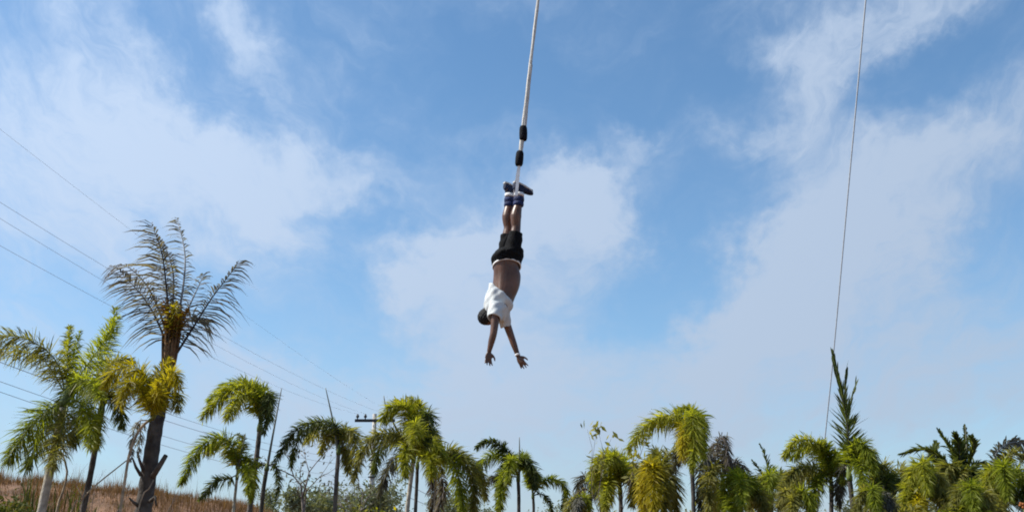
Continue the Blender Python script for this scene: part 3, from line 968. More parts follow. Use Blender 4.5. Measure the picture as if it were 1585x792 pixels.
palm('yellow green bushy palm in front of the dark fan crown', 14.5,
     [(1432, 820), (1432, 806), (1431, 790)], (7, 7),
     [([(1431, 782), (1424, 732), (1416, 722), (1404, 765)], -.3, 28, 360, B),
      ([(1431, 782), (1432, 728), (1428, 716), (1436, 760)], -.7, 28, 360, B),
      ([(1431, 782), (1440, 738), (1452, 736), (1460, 782)], -.3, 26, 340, OL),
      ([(1431, 782), (1416, 752), (1404, 762), (1396, 805)], -.5, 26, 320, B),
      ([(1431, 782), (1450, 762), (1466, 775), (1474, 806)], -.6, 26, 320, OL),
      ([(1431, 782), (1424, 762), (1420, 780), (1418, 808)], -.9, 26, 300, YL)],
     B, 'bark_dark', shaft=.1)
palm('large dark palm with stiff upright fronds near the right edge', 17.5,
     [(1492, 805), (1490, 785), (1487, 765)], (17, 16),
     [([(1486, 756), (1480, 720), (1468, 692), (1452, 666)], .1, 26, 120, DK, 'vee'),
      ([(1486, 756), (1486, 715), (1484, 690), (1478, 672)], -.3, 26, 120, DK, 'vee'),
      ([(1487, 756), (1494, 715), (1496, 690), (1493, 658)], .1, 14, 90, DK, 'vee'),
      ([(1488, 756), (1502, 716), (1508, 692), (1504, 676)], -.2, 24, 120, DK, 'vee'),
      ([(1485, 756), (1466, 722), (1444, 700), (1420, 696), (1396, 702)], .3, 22, 150, DK, 'vee'),
      ([(1485, 756), (1466, 730), (1446, 712), (1448, 684)], .5, 24, 120, DK, 'vee'),
      ([(1485, 756), (1462, 740), (1434, 722), (1402, 724)], -.4, 24, 140, DK, 'vee'),
      ([(1489, 756), (1506, 726), (1518, 716), (1526, 722)], .2, 24, 120, DK, 'vee'),
      ([(1486, 756), (1476, 728), (1466, 724), (1452, 760)], -.8, 30, 180, OL, 'vee'),
      ([(1488, 756), (1496, 730), (1504, 735), (1508, 780)], -.8, 30, 180, DK, 'vee'),
      ([(1487, 756), (1486, 735), (1482, 740), (1478, 790)], -1.0, 30, 180, OL, 'vee'),
      ([(1488, 756), (1510, 742), (1522, 755), (1528, 790)], -.3, 28, 160, DK, 'vee')],
     DK, 'bark_dark', shaft=.1, nleaf=2.0, spear=[(1489, 756), (1496, 700), (1494, 658)])
palm('grey green palm with a bowed frond at the right edge', 18.0,
     [(1548, 805), (1548, 785), (1546, 765)], (8, 7),
     [([(1545, 756), (1538, 716), (1550, 692), (1576, 684), (1610, 704)], .2, 22, 180, GR, 'feather'),
      ([(1545, 756), (1556, 710), (1576, 700), (1600, 720)], -.3, 24, 220, OL),
      ([(1545, 756), (1536, 735), (1526, 748), (1520, 790)], -.3, 22, 220, G),
      ([(1545, 756), (1560, 730), (1580, 728), (1596, 755)], .3, 22, 220, DK)],
     OL, 'bark_dark', shaft=.1)
palm('leafy green palm filling the lower right corner', 14.5,
     [(1556, 815), (1556, 805), (1556, 796)], (7, 7),
     [([(1556, 788), (1546, 738), (1532, 728), (1520, 775)], -.3, 28, 360, B),
      ([(1556, 788), (1556, 735), (1552, 722), (1560, 770)], -.7, 28, 360, G),
      ([(1556, 788), (1566, 740), (1582, 732), (1594, 775)], -.3, 28, 360, G),
      ([(1556, 788), (1540, 762), (1526, 772), (1516, 808)], -.5, 28, 320, OL),
      ([(1556, 788), (1576, 762), (1592, 772), (1602, 808)], -.5, 28, 320, DK),
      ([(1556, 788), (1550, 765), (1546, 780), (1544, 812)], -.9, 28, 320, OL)],
     G, 'bark_dark', shaft=.1)
palm('low green palm filling the gap under the cable', 14.6,
     [(1232, 822), (1232, 812), (1232, 800)], (6, 6),
     [([(1232, 795), (1226, 765), (1216, 758), (1204, 785)], -.3, 24, 260, OL),
      ([(1232, 795), (1236, 766), (1248, 762), (1256, 790)], -.3, 24, 260, G),
      ([(1232, 795), (1230, 770), (1226, 775), (1224, 805)], -.7, 24, 240, OL)],
     OL, 'bark_dark', shaft=.1)

palm('small olive palm at the bottom between the dark upright crown and the right corner', 13.8,
     [(1506, 826), (1506, 816), (1505, 806)], (7, 7),
     [([(1505, 800), (1498, 765), (1488, 756), (1476, 786)], -.3, 26, 300, OL),
      ([(1505, 800), (1506, 762), (1502, 752), (1510, 790)], -.6, 26, 300, G),
      ([(1505, 800), (1514, 768), (1526, 764), (1534, 795)], -.3, 26, 280, OL),
      ([(1505, 800), (1494, 780), (1484, 790), (1478, 815)], -.6, 24, 240, B)],
     OL, 'bark_dark', shaft=.1)
palm('small grey green palm at the bottom right of the tall half opened frond', 14.0,
     [(1352, 826), (1352, 816), (1352, 806)], (6, 6),
     [([(1352, 800), (1346, 766), (1336, 760), (1324, 788)], -.3, 24, 260, OL),
      ([(1352, 800), (1352, 764), (1350, 756), (1358, 790)], -.6, 24, 260, G),
      ([(1352, 800), (1360, 770), (1372, 766), (1380, 796)], -.3, 24, 260, GR)],
     OL, 'bark_dark', shaft=.1)
palm('low palm at the bottom edge left of the round green crown', 16.2,
     [(898, 826), (898, 816), (898, 808)], (5, 5),
     [([(898, 802), (894, 778), (886, 772), (876, 792)], -.3, 18, 200, OL),
      ([(898, 802), (900, 776), (904, 768), (914, 788)], -.3, 18, 200, G),
      ([(898, 802), (897, 778), (896, 772), (892, 796)], -.6, 18, 180, GR)],
     OL, 'bark_dark', shaft=.1)

# ------------------------------------------------------------------ shrubs, saplings and far trees
def branch_tree(name, label, cat, base, height, spread, mat_leafs, bark, seed, levels=3, leaves=300, lsize=.08, r0=.03, group=None, clump=.18, lean=(0, 0)):
    rng = np.random.default_rng(seed)
    root = empty(name, base, label, cat, group)
    m = MB()
    tips = []

    def grow(p, d, L, r, lv):
        q1 = p + d * L * .5 + rng.normal(0, .05, 3) * L
        d2 = unit(d + rng.normal(0, .18, 3))
        q2 = q1 + d2 * L * .5
        m.tube([p, q1, q2], [r, r * .8, r * .55], 6 if lv < 2 else 4)
        if lv >= levels:
            tips.append(q2)
            return
        for k in range(rng.integers(2, 4)):
            nd_ = unit(d2 + rng.normal(0, spread, 3) * np.array([1, 1, .6]) + np.array([0, 0, .12]))
            grow(q2 if k < 2 else q1, nd_, L * rng.uniform(.6, .85), r * .55, lv + 1)
        if lv > 0:
            tips.append(q2)
    grow(np.array(base, float), unit(np.array([lean[0], lean[1], 1.0])), height * .36, r0, 0)
    m.build('trunk', bark, root)
    if leaves:
        T = np.array(tips)
        c = T[rng.integers(0, len(T), leaves)] + rng.normal(0, clump, (leaves, 3))
        a = unit(rng.normal(0, 1, (leaves, 3)))
        b = unit(np.cross(a, rng.normal(0, 1, (leaves, 3))))
        s = (lsize * rng.uniform(.6, 1.3, leaves))[:, None]
        V = np.stack([c - a * s, c + b * s * .38, c + a * s, c - b * s * .38], axis=1).reshape(-1, 3)
        F = [(4 * i, 4 * i + 1, 4 * i + 2, 4 * i + 3) for i in range(leaves)]
        mk('crown', V, F, mat_leafs, root, smooth=False)
    return root

def on_ground(px, Y, dz=-.05):
    X = at(px, 792, Y)[0]
    return np.array([X, Y, float(ground_z(X, Y)) + dz])

# bare grey tree far behind, left of centre
b = on_ground(476, 34)
branch_tree('bare_tree', 'thin bare grey tree far behind, left of the leaning spear palm', 'tree', b, at(470, 712, 34)[2] * .72, .5, 'leaf_grey', 'twig', 8, 4, 150, .08, .07, clump=.10)
b = on_ground(545, 40)
branch_tree('bare_tree', 'pale twiggy tree between the spear palm and the utility pole', 'tree', b, at(545, 735, 40)[2] * .68, .4, 'leaf_grey', 'twig', 9, 4, 160, .08, .07, clump=.12)
# leafy sapling left of the round crowned palm
b = on_ground(914, 15.2)
branch_tree('sapling', 'thin sapling with broad leaves at its tip beside the round green palm', 'sapling', b, at(903, 676, 15.2)[2] * 1.22, .10, 'leaf_olive', 'twig', 21, 3, 150, .065, .02, clump=.08, lean=(-.06, 0))
# leafless brush between the two left palms and the thick trunk
for i, (px, Y, hpx, sd) in enumerate(((150, 15.5, 610, 31), (190, 16.5, 630, 32), (100, 16, 670, 33))):
    b = on_ground(px, Y)
    branch_tree('bare_shrub', ['leafless grey shrub between the slender palm and the yellow green one', 'leafless grey shrub just left of the thick trunk',
                'leafless grey shrub behind the pale leaning trunk'][i], 'shrub', b, (at(px, hpx, Y)[2] - b[2]) * .68, .38, 'leaf_grey', 'twig', sd, 4, 0, r0=.03)

STICKS = [([(110, 792), (124, 776), (146, 752), (196, 712)], 12.2, .012, 'thin leaning stick crossing behind the slender palm'),
          ([(86, 800), (96, 765), (104, 730), (96, 700)], 12.9, .02, 'crooked dry stem right of the pale leaning trunk'),
          ([(213, 792), (226, 764), (238, 742)], 11.9, .012, 'short dry stick leaning on the thick trunk')]
for pp, Y, r_, lab in STICKS:
    P = [at(x, y, Y) for x, y in pp]
    low = P[0] + (P[0] - P[1]) / max(.05, P[1][2] - P[0][2]) * 0.4 * (P[0][2])
    low[2] = float(ground_z(low[0], low[1])) - .05
    C, _, _ = catmull([low] + P, 24)
    v, f = tube(C, np.linspace(r_ * 1.2, r_ * .6, 24), 6)
    tag(mk('dry_stick', v, f, 'stick'), lab, 'stick')

# far tree line, seen low between the palms
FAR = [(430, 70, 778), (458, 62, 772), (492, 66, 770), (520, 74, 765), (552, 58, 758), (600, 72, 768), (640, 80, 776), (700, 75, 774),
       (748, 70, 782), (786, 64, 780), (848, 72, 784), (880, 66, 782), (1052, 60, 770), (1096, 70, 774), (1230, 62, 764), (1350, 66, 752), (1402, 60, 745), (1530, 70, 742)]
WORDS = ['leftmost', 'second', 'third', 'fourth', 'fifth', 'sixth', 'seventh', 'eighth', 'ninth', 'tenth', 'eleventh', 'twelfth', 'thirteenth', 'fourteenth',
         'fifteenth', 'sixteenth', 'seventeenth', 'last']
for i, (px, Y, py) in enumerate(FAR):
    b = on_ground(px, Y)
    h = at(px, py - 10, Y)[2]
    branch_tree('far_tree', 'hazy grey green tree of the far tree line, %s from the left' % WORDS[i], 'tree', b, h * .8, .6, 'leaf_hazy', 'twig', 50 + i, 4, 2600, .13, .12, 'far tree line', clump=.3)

# bushes at the feet of the right-hand palms and a weedy shrub on the left
BUSH = [(16, 14.0, 742, 'weed_green', 'dark green bush at the lower left corner'), (66, 16.5, 762, 'weed_green', 'dark green bush on the bank behind the pale leaning trunk'),
        (425, 14.5, 792, 'leaf_bright', 'small yellow green shrub between the spear palms on the left'), (545, 15.0, 790, 'leaf_bright', 'yellow green shrub below the leaning spear palm'),
        (598, 14.5, 782, 'leaf_yellow', 'yellow green shrub at the foot of the utility pole'), (560, 17, 784, 'leaf_olive', 'olive shrub left of the utility pole'),
        (1105, 14.2, 772, 'leaf_olive', 'olive shrub below the withered grey palm'), (1180, 14.0, 765, 'leaf_green', 'green shrub below the ragged sprig'),
        (1262, 14.0, 772, 'leaf_olive', 'olive shrub below the thin cable'), (1338, 14.2, 770, 'leaf_grey', 'greyish shrub right of the tall half opened frond'),
        (1376, 13.8, 768, 'leaf_olive', 'olive shrub left of the yellow green bushy palm'), (1470, 13.6, 758, 'leaf_bright', 'yellow green shrub below the dark upright palm'),
        (1512, 13.8, 756, 'leaf_green', 'green shrub between the dark palm and the right edge'), (1572, 13.4, 752, 'leaf_olive', 'olive shrub at the lower right corner')]
for i, (px, Y, py, mt, lab) in enumerate(BUSH):
    b = on_ground(px, Y)
    h = at(px, py, Y)[2] - b[2]
    branch_tree('shrub', lab, 'shrub', b, h * .76, .42, mt, 'twig', 90 + i, 4, 5200, .042, .03, 'shrubs under the palms', clump=.12)
# an orange flower head in the corner
fl = at(1583, 781, 13.2)
m = MB()
for k in range(14):
    d_ = unit(RNG.normal(0, 1, 3)) * .05
    m.tube([fl, fl + d_ * .6, fl + d_], [.006, .02, .004], 5)
fo = empty('flower', (fl[0], fl[1], 0), 'orange flower head on a tall stalk at the right edge', 'flower')
m.build('bloom', 'flower_orange', fo)
m = MB()
m.tube([(fl[0], fl[1], -.05), (fl[0] + .05, fl[1], fl[2] * .6), fl], [.012, .01, .006], 6)
m.build('stalk', 'rachis_green', fo)

# ------------------------------------------------------------------ the jumper on the bungee cord
YB = 10.7                                    # metres in front of the camera
M_PX = (YB / (CP * 0.995)) / FPX             # metres per photo pixel at the jumper
XA, YA, ZA = np.eye(3)

def bp(px, py, dy=0.0):
    return at(px, py, YB + dy)

def outward(v, f):
    V = np.asarray(v, dtype=float)
    V0 = V - V.mean(axis=0)
    vol = 0.0
    for q in f:
        for k in range(1, len(q) - 1):
            vol += np.dot(V0[q[0]], np.cross(V0[q[k]], V0[q[k + 1]]))
    return (V, f) if vol > 0 else (V, [tuple(reversed(q)) for q in f])

def ell(c, ax, n=20, m=12):
    """ellipsoid with the three half-axis vectors ax"""
    v, f = [], []
    for i in range(1, m):
        t = math.pi * i / m
        for j in range(n):
            p = 2 * math.pi * j / n
            v.append(np.asarray(c) + ax[0] * math.sin(t) * math.cos(p) + ax[1] * math.sin(t) * math.sin(p) + ax[2] * math.cos(t))
    v.append(np.asarray(c) + ax[2])
    v.append(np.asarray(c) - ax[2])
    for i in range(m - 2):
        for j in range(n):
            k = (j + 1) % n
            f.append((i * n + j, (i + 1) * n + j, (i + 1) * n + k, i * n + k))
    a, b = len(v) - 2, len(v) - 1
    for j in range(n):
        k = (j + 1) % n
        f.append((a, j, k))
        f.append((b, (m - 2) * n + k, (m - 2) * n + j))
    return outward(v, f)

def loft(secs, n=28):
    """closed body through sections (centre, half-axis a, half-axis b)"""
    v, f = [], []
    for (c, a, b) in secs:
        for j in range(n):
            p = 2 * math.pi * j / n
            v.append(np.asarray(c) + np.asarray(a) * math.cos(p) + np.asarray(b) * math.sin(p))
    for i in range(len(secs) - 1):
        for j in range(n):
            k = (j + 1) % n
            f.append((i * n + j, i * n + k, (i + 1) * n + k, (i + 1) * n + j))
    f.append(tuple(range(n - 1, -1, -1)))
    f.append(tuple((len(secs) - 1) * n + j for j in range(n)))
    return outward(v, f)

def smooth_secs(secs, n):
    """resample loft sections along a smooth curve"""
    A = np.array([np.concatenate([c, a, b]) for (c, a, b) in secs])
    q = np.vstack([2 * A[0] - A[1], A, 2 * A[-1] - A[-2]])
    out = []
    per = max(2, n // (len(secs) - 1))
    for i in range(1, len(q) - 2):
        for t in np.linspace(0, 1, per, endpoint=False):
            a, b, c, d = q[i - 1], q[i], q[i + 1], q[i + 2]
            out.append(0.5 * ((2 * b) + (c - a) * t + (2 * a - 5 * b + 4 * c - d) * t ** 2 + (3 * b - a - 3 * c + d) * t ** 3))
    out.append(q[-2])
    return [(o[:3], o[3:6], o[6:9]) for o in out]

def limb(m, pts, rad, n=18, sides=14):
    C, _, _ = catmull(pts, n)
    s = np.concatenate([[0], np.cumsum(np.linalg.norm(np.diff(np.asarray(pts), axis=0), axis=1))])
    r = np.interp(np.linspace(0, s[-1], n), s, rad)
    m.tube(C, r, sides)

def fused(name, m, mat, parent, voxel, smooth=4, wrinkle=None):
    """joins the overlapping pieces of m into one continuous skin"""
    V = np.concatenate(m.v)
    me = bpy.data.meshes.new(name + '_raw')
    me.from_pydata(V.tolist(), [], m.f)
    o = bpy.data.objects.new(name + '_raw', me)
    COL.objects.link(o)
    md = o.modifiers.new('r', 'REMESH')
    md.mode = 'VOXEL'
    md.voxel_size = voxel
    md.use_smooth_shade = True
    if smooth:
        sm = o.modifiers.new('s', 'SMOOTH')
        sm.factor = 0.5
        sm.iterations = smooth
    dg = bpy.context.evaluated_depsgraph_get()
    ev = o.evaluated_get(dg)
    em = ev.to_mesh()
    n = len(em.vertices)
    co = np.empty(n * 3)
    em.vertices.foreach_get('co', co)
    co = co.reshape(-1, 3)
    if wrinkle is not None:
        no = np.empty(n * 3)
        em.vertices.foreach_get('normal', no)
        co = co + no.reshape(-1, 3) * wrinkle(co)[:, None]
    F = [tuple(p.vertices) for p in em.polygons]
    ev.to_mesh_clear()
    bpy.data.objects.remove(o)
    bpy.data.meshes.remove(me)
    return mk(name, co, F, mat, parent)

def jumper():
    root = empty('person', bp(756, 568, -.15), 'jumper hanging head down by the ankles in a white shirt and black shorts', 'person')
    yawL = math.radians(30)
    fw = np.array([math.cos(yawL), math.sin(yawL), 0])           # where the jumper faces: right and away
    lf = np.array([math.sin(yawL), -math.cos(yawL), 0])           # to the jumper's left: nearer the camera
    # ---------------- body
    m = MB()
    def sec(xl, xr, yl, yr, dep, dy=0.0, tilt=0.0):
        """section from pixel (xl,yl) to (xr,yr) with half depth dep"""
        a, b = bp(xl, yl, dy), bp(xr, yr, dy)
        return ((a + b) / 2, (b - a) / 2, np.array([0, dep, -tilt]))
    torso = [sec(770, 800, 392, 390, .09), sec(764, 806, 403, 399, .13), sec(764, 803, 415, 413, .125), sec(764, 806, 427, 427, .12), sec(763, 804, 440, 444, .125),
             sec(762, 797, 455, 461, .14), sec(762, 792, 468, 474, .155), sec(762, 786, 478, 484, .14), sec(764, 778, 485, 490, .07)]
    m.add(*loft(smooth_secs(torso, 40)))
    # spine hollow and shoulder blades come from the loft; legs
    hipL, hipR = bp(791, 400, -.06), bp(780, 400, .08)
    kneeL, kneeR = bp(799, 352, -.06), bp(787, 353, .07)
    ankL, ankR = bp(804, 299, -.05), bp(789, 300, .07)
    for hip, kn, an, cx in ((hipL, kneeL, ankL, 1), (hipR, kneeR, ankR, -1)):
        calf = kn * .68 + an * .32 - fw * .018
        low = kn * .3 + an * .7
        limb(m, [hip, hip * .5 + kn * .5, kn * .92 + hip * .08, kn, calf, low, an], [.072, .070, .056, .052, .066, .044, .037], 26)
        # foot: heel to toe
        toe = an + fw * .175 + ZA * .055
        heel = an - fw * .055 + ZA * .045
        limb(m, [heel, an + ZA * .04, an + fw * .09 + ZA * .055, toe], [.03, .042, .036, .022], 12)
    # near (left) arm
    def hand(wr, d, pal, side, spread, curl):
        """d: along the hand, pal: out of the palm, side: towards the thumb"""
        d = unit(d)
        side = unit(side - d * np.dot(side, d))
        q = np.cross(d, side)
        pal = unit(q if np.dot(q, pal) > 0 else -q)
        pc = wr + d * .05
        m.add(*loft(smooth_secs([(wr, side * .022, pal * .018), (wr + d * .025, side * .034, pal * .017), (wr + d * .06, side * .042, pal * .015), (wr + d * .092, side * .038, pal * .012)], 12), 14))
        for k, (off, ln) in enumerate(((.030, .072), (.011, .080), (-.009, .075), (-.028, .058))):
            b0 = wr + d * .085 + side * off
            dd = unit(d + side * spread * (off / .03))
            p1 = b0 + dd * ln * .45 + pal * curl * ln * .10
            p2 = b0 + dd * ln * .78 + pal * curl * ln * .32
            p3 = b0 + dd * ln * .98 + pal * curl * ln * .62
            limb(m, [b0, p1, p2, p3], [.0095, .009, .0082, .0065], 10, 8)
        t0 = wr + d * .022 + side * .026
        limb(m, [t0, t0 + side * .026 + d * .022 + pal * .008, t0 + side * .04 + d * .05 + pal * .014, t0 + side * .045 + d * .074 + pal * .012], [.013, .012, .0105, .008], 10, 8)
    shL, elL, wrL = bp(768, 482, -.17), bp(764, 515, -.20), bp(757, 544, -.19)
    limb(m, [bp(772, 474, -.10), shL, shL * .6 + elL * .4, elL, elL * .6 + wrL * .4, wrL], [.06, .058, .047, .040, .038, .025], 22)
    hand(wrL, bp(755, 566, -.20) - wrL, np.array([.3, -.9, 0]), np.array([.85, .35, 0]), .25, .5)
    shR, elR, wrR = bp(779, 486, .14), bp(791, 520, .16), bp(802, 551, .15)
    limb(m, [bp(776, 476, .08), shR, shR * .6 + elR * .4, elR, elR * .6 + wrR * .4, wrR], [.06, .056, .047, .040, .037, .025], 22)
    hand(wrR, bp(815, 574, .12) - wrR, np.array([.3, .8, .3]), np.array([.85, -.25, .45]), .2, .4)
    # head, bent back
    th = math.radians(42)
    crown = unit(np.array([-math.sin(th), -.05, -math.cos(th)]))
    face = unit(np.array([math.cos(th), .22, -math.sin(th)]))
    face = unit(face - crown * np.dot(face, crown))
    side = np.cross(crown, face)
    hc = bp(755, 490, -.02)
    m.add(*ell(hc, [side * .074, face * .094, crown * .098]))
    m.add(*ell(hc + face * .032 - crown * .055, [side * .056, face * .062, crown * .075]))
    m.add(*ell(hc + face * .096 - crown * .022, [side * .013, face * .022, crown * .026]))       # nose
    m.add(*ell(hc + face * .084 - crown * .066, [side * .024, face * .013, crown * .012]))       # lips
    m.add(*ell(hc + face * .075 - crown * .108, [side * .024, face * .018, crown * .016]))       # chin
    for s_ in (-1, 1):
        m.add(*ell(hc + side * s_ * .074 - crown * .018 - face * .005, [side * .011, face * .018, crown * .031]))   # ears
        m.add(*ell(hc + face * .082 + side * s_ * .032 + crown * .012, [side * .020, face * .010, crown * .007]))   # brows
    limb(m, [bp(770, 478, 0), bp(764, 483, 0), hc - crown * .05 - face * .012], [.062, .056, .054], 10)
    s0, s1 = bp(770, 408, -.13), bp(766, 474, -.15)
    def muscle(co):
        t = np.clip(((co - s0) @ (s1 - s0)) / np.dot(s1 - s0, s1 - s0), 0, 1)
        dd = np.linalg.norm((co - (s0 + t[:, None] * (s1 - s0)))[:, [0, 2]], axis=1)
        near = (co[:, 1] < YB) & (t > 0.02) & (t < .98)
        return np.where(near, (-.008 * np.exp(-(dd / .02) ** 2) + .004 * np.exp(-((dd - .05) / .025) ** 2)) * np.sin(math.pi * t), 0)
    body = fused('body', m, 'skin', root, .0065, 3, muscle)
    for s_ in (-1, 1):
        v, f = ell(hc + face * .083 + side * s_ * .032 - crown * .004, [side * .013, face * .006, crown * .007], 10, 8)
        mk('eye', v, f, 'sole_white', root)
    # hair
    m = MB()
    m.add(*ell(hc - face * .016 + crown * .012, [side * .083, face * .092, crown * .098]))
    m.add(*ell(hc - face * .045 - crown * .03, [side * .070, face * .055, crown * .07]))
    rng = np.random.default_rng(2)
    fused('hair', m, 'hair', root, .007, 2, lambda co: .004 * np.sin(co[:, 0] * 160) * np.sin(co[:, 2] * 150 + co[:, 1] * 140))
    # ---------------- shorts
    m = MB()
    m.add(*loft(smooth_secs([sec(768, 806, 388, 384, .13), sec(762, 811, 396, 388, .180), sec(760, 810, 403, 398, .175, tilt=.03), sec(763, 806, 413, 412, .150, tilt=.05)], 16)))
    # loose legs, with a hollow at the hem
    def shorts_leg(top, hem, rt, rh):
        d = unit(hem - top)
        a = unit(np.cross(d, YA)) 
        b = np.cross(a, d)
        m.add(*loft(smooth_secs([(top, a * rt, b * rt), (top * .5 + hem * .5, a * (rt * .5 + rh * .5), b * (rt * .5 + rh * .5)), (hem, a * rh, b * rh)], 12) +
                    [(hem + d * .004, a * (rh - .012), b * (rh - .012)), (hem - d * .03, a * (rh - .016), b * (rh - .016))]))
    shorts_leg(bp(792, 394, -.06), bp(799, 360, -.065), .106, .078)
    shorts_leg(bp(783, 394, .08), bp(786, 364, .075), .100, .082)
    fused('shorts', m, 'shorts_black', root, .008, 4,
          lambda co: .004 * np.sin(co[:, 2] * 55 + np.sin(co[:, 0] * 40) * 2) * np.sin(co[:, 0] * 30 + co[:, 1] * 35))
    # white elastic showing at the waist
    a, b = bp(763, 413), bp(806, 412)
    c = (a + b) / 2
    P = np.array([c + (b - a) / 2 * 1.0 * math.cos(t) + (YA * .142 - ZA * .05) * math.sin(t) for t in np.linspace(0, 2 * math.pi, 48)])
    P = np.repeat(P, 1, axis=0)
    hgt = .0085
    V, F = [], []
    for p in P[:-1]:
        o_ = unit(p - c) * .006
        V += [p + o_ + ZA * hgt, p + o_ - ZA * hgt, p - o_ - ZA * hgt, p - o_ + ZA * hgt]
    k = len(P) - 1
    for i in range(k):
        j = (i + 1) % k
        for q in range(4):
            F.append((i * 4 + q, i * 4 + (q + 1) % 4, j * 4 + (q + 1) % 4, j * 4 + q))
    mk('waistband', V, F, 'band_white', root)
    # ---------------- shirt, fallen towards the head
    m = MB()
    S = [sec(757, 794, 438, 471, .175), sec(755, 794, 446, 475, .182), sec(752, 790, 458, 481, .176), sec(749, 787, 470, 487, .170), sec(749, 783, 481, 492, .158), sec(753, 780, 490, 498, .115)]
    S2 = smooth_secs(S, 30)
    d0 = unit(S2[1][0] - S2[0][0])
    hem = [(S2[0][0] + d0 * .035, S2[0][1] * .86, S2[0][2] * .86), (S2[0][0] - d0 * .002, S2[0][1] * .93, S2[0][2] * .93)]
    m.add(*loft(hem + S2))
    def sleeve(p0, p1, r0, r1):
        d = unit(p1 - p0)
        a = unit(np.cross(d, YA))
        b = np.cross(a, d)
        m.add(*loft([(p0, a * r0, b * r0), ((p0 + p1) / 2, a * (r0 + r1) / 2, b * (r0 + r1) / 2), (p1, a * r1, b * r1), (p1 + d * .003, a * (r1 - .012), b * (r1 - .012)), (p1 - d * .035, a * (r1 - .014), b * (r1 - .014))]))
    sleeve(bp(771, 474, -.12), bp(765, 492, -.19), .105, .078)
    sleeve(bp(777, 478, .10), bp(783, 506, .150), .088, .057)
    fused('shirt', m, 'shirt_white', root, .0075, 4,
          lambda co: .006 * np.sin(co[:, 0] * 46 + co[:, 2] * 14 + 2.0 * np.sin(co[:, 1] * 14)) + .003 * np.sin(co[:, 2] * 60 - co[:, 0] * 45 + co[:, 1] * 20))
    # ---------------- shoes
    for an, lab in ((ankL, 0), (ankR, 1)):
        m = MB()
        fy = unit(fw - ZA * .22)
        sd = lf
        a0 = an + ZA * .062
        m.add(*loft(smooth_secs([(an - ZA * .02, fw * .050, sd * .044), (an + ZA * .02, fw * .058, sd * .046), (an + ZA * .06, fw * .064, sd * .045)], 8)))
        m.add(*loft(smooth_secs([(a0 - fy * .078, sd * .030, ZA * .036), (a0 - fy * .04, sd * .040, ZA * .050), (a0 + fy * .03, sd * .041, ZA * .046),
                                 (a0 + fy * .095, sd * .040, ZA * .036), (a0 + fy * .15, sd * .038, ZA * .027), (a0 + fy * .185, sd * .018, ZA * .016)], 20)))
        sh = fused('shoe', m, 'shoe_navy', root, .006, 3)
        m = MB()
        top = a0 + ZA * .040
        outl = [(-.078, .024), (-.05, .036), (.0, .037), (.06, .040), (.11, .042), (.155, .034), (.182, .014)]
        pts = [(s_, w_) for s_, w_ in outl] + [(s_, -w_) for s_, w_ in reversed(outl)]
        zf = lambda s_: .006 if s_ < .03 else .006 - (s_ - .03) * .21
        V = [top + fy * s_ + sd * w_ + ZA * (zf(s_) - .008) for s_, w_ in pts] + [top + fy * s_ + sd * w_ * 1.02 + ZA * (zf(s_) + .008) for s_, w_ in pts]
        n = len(pts)
        F = [tuple(range(n - 1, -1, -1)), tuple(range(n, 2 * n))] + [(i, (i + 1) % n, n + (i + 1) % n, n + i) for i in range(n)]
        mk('sole', V, F, 'sole_white', sh, smooth=False)
    # ---------------- white wristband on the far hand
    d = unit(wrR - elR)
    C = np.array([wrR - d * .02 + t * d for t in (-.011, -.008, .008, .011)])
    v, f = tube(C, [.026, .031, .031, .026], 14)
    mk('wristband', v, f, 'band_white', root)

    # ---------------- ankle harness
    har = empty('ankle_harness', (ankL + ankR) / 2, 'blue padded ankle cuffs with white straps around both ankles', 'harness')
    for an, kn in ((ankL, kneeL), (ankR, kneeR)):
        d = unit(kn - an)
        C = np.array([an + d * t for t in (.048, .056, .080, .105, .110, .115, .138, .160, .168)])
        v, f = tube(C, [.046, .060, .064, .060, .052, .060, .064, .059, .046], 18)
        cf = mk('cuff', v, f, 'cuff_blue', har)
        C = np.array([an + d * t for t in (.002, .004, .040, .042)])
        v, f = tube(C, [.050, .058, .058, .050], 18)
        mk('strap', v, f, 'band_white', cf)
    top = bp(803, 258, -.12)
    mid_ = bp(798, 300, -.13)
    m = MB()
    wv = np.array([.021, 0, 0])
    def ribbon(p, q, h):
        dd = unit(q - p)
        m.box((p + q) / 2, (np.linalg.norm(q - p) / 2, h, .006), [dd, unit(np.cross(dd, YA)), np.cross(dd, unit(np.cross(dd, YA)))])
    ribbon(bp(804, 250, -.10), bp(799, 303, -.135), .018)
    m.build('webbing', 'band_white', har, False)
    m = MB()
    ribbon(bp(804, 251, -.09), bp(795, 303, .02), .013)
    m.build('webbing', 'band_white', har, False)

    # ---------------- bungee cord
    cd = empty('bungee_cord', bp(803, 258, -.1), 'thick white bungee cord with two black sleeves holding the jumper', 'bungee cord')
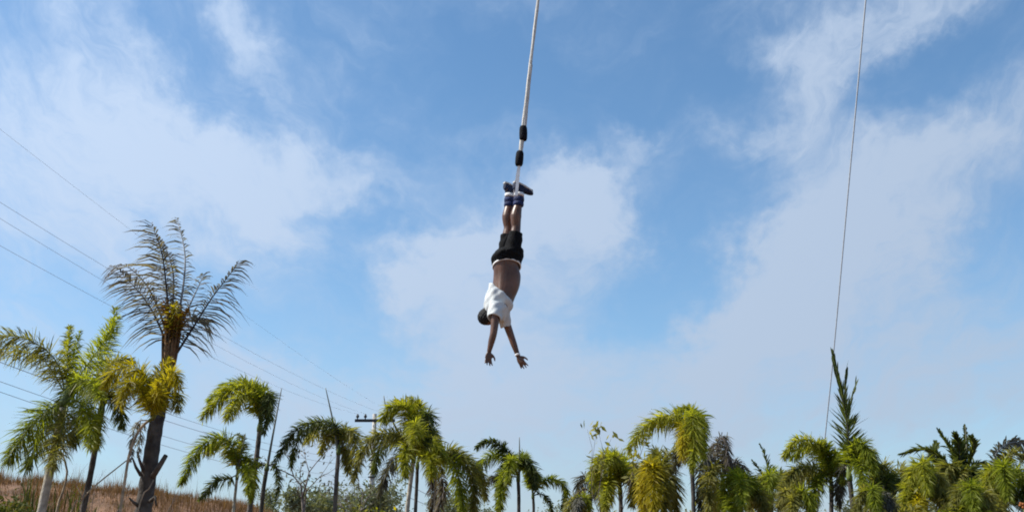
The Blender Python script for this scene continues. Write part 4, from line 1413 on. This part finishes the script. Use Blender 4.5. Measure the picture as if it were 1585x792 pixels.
    def strands(pts, rad, n, twist, name, mat):
        C, T, L = catmull(pts, n)
        X, Yv = frames(C)
        V, F = [], []
        sides = 18
        for i in range(n):
            for j in range(sides):
                t = 2 * math.pi * j / sides
                rr = rad(i / (n - 1)) * (1 + .16 * math.cos(6 * t + twist * L * i / (n - 1)))
                V.append(C[i] + rr * (math.cos(t) * X[i] + math.sin(t) * Yv[i]))
        for i in range(n - 1):
            for j in range(sides):
                k = (j + 1) % sides
                F.append((i * sides + j, i * sides + k, (i + 1) * sides + k, (i + 1) * sides + j))
        F += [tuple(range(sides - 1, -1, -1)), tuple((n - 1) * sides + j for j in range(sides))]
        return mk(name, V, F, mat, cd)
    p1, p0 = bp(812, 196, -.1), bp(833, 0, -.1)
    up = p0 + (p0 - p1) / (p0[2] - p1[2]) * 24 * np.array([1.12, 1, 1])
    strands([bp(810, 205, -.1), p1, bp(822, 100, -.1), p0, up], lambda s: .0175 + .006 * max(0.0, 1 - s * 90), 620, 9, 'cord', 'cord_white')
    strands([bp(804, 250, -.1), bp(806, 235, -.1), bp(808, 219, -.1), bp(810, 206, -.1)], lambda s: .021, 20, 9, 'cord_end', 'cord_white')
    for (x0, y0, x1, y1) in ((810, 218, 810, 195), (803, 257, 805, 234)):
        a, b = bp(x0, y0, -.1), bp(x1, y1, -.1)
        C = np.array([a + (b - a) * t for t in (0, .03, .15, .5, .85, .97, 1)])
        v, f = tube(C, [.027, .038, .046, .048, .045, .037, .026], 16)
        mk('sleeve', v, f, 'sleeve_black', cd)

jumper()

# ------------------------------------------------------------------ the thin steel cable on the right
def steel_cable():
    Y = 16.8
    a, b, c = at(1276, 686, Y), at(1290, 548, Y), at(1340, 0, Y)
    low = a + (a - b) / (b[2] - a[2]) * (a[2] + .02)
    up = c + (c - b) / (c[2] - b[2]) * 26
    C, _, _ = catmull([low, a, b, at(1317, 250, Y), c, up], 120)
    s = np.clip((C[:, 2] - b[2]) / (c[2] - b[2]), 0, 1)
    v, f = tube(C, .011 + .005 * s, 8)
    tag(mk('steel_cable', v, f, 'steel_cable'), 'thin grey steel cable rising on the right behind the tall half opened frond', 'cable')

steel_cable()
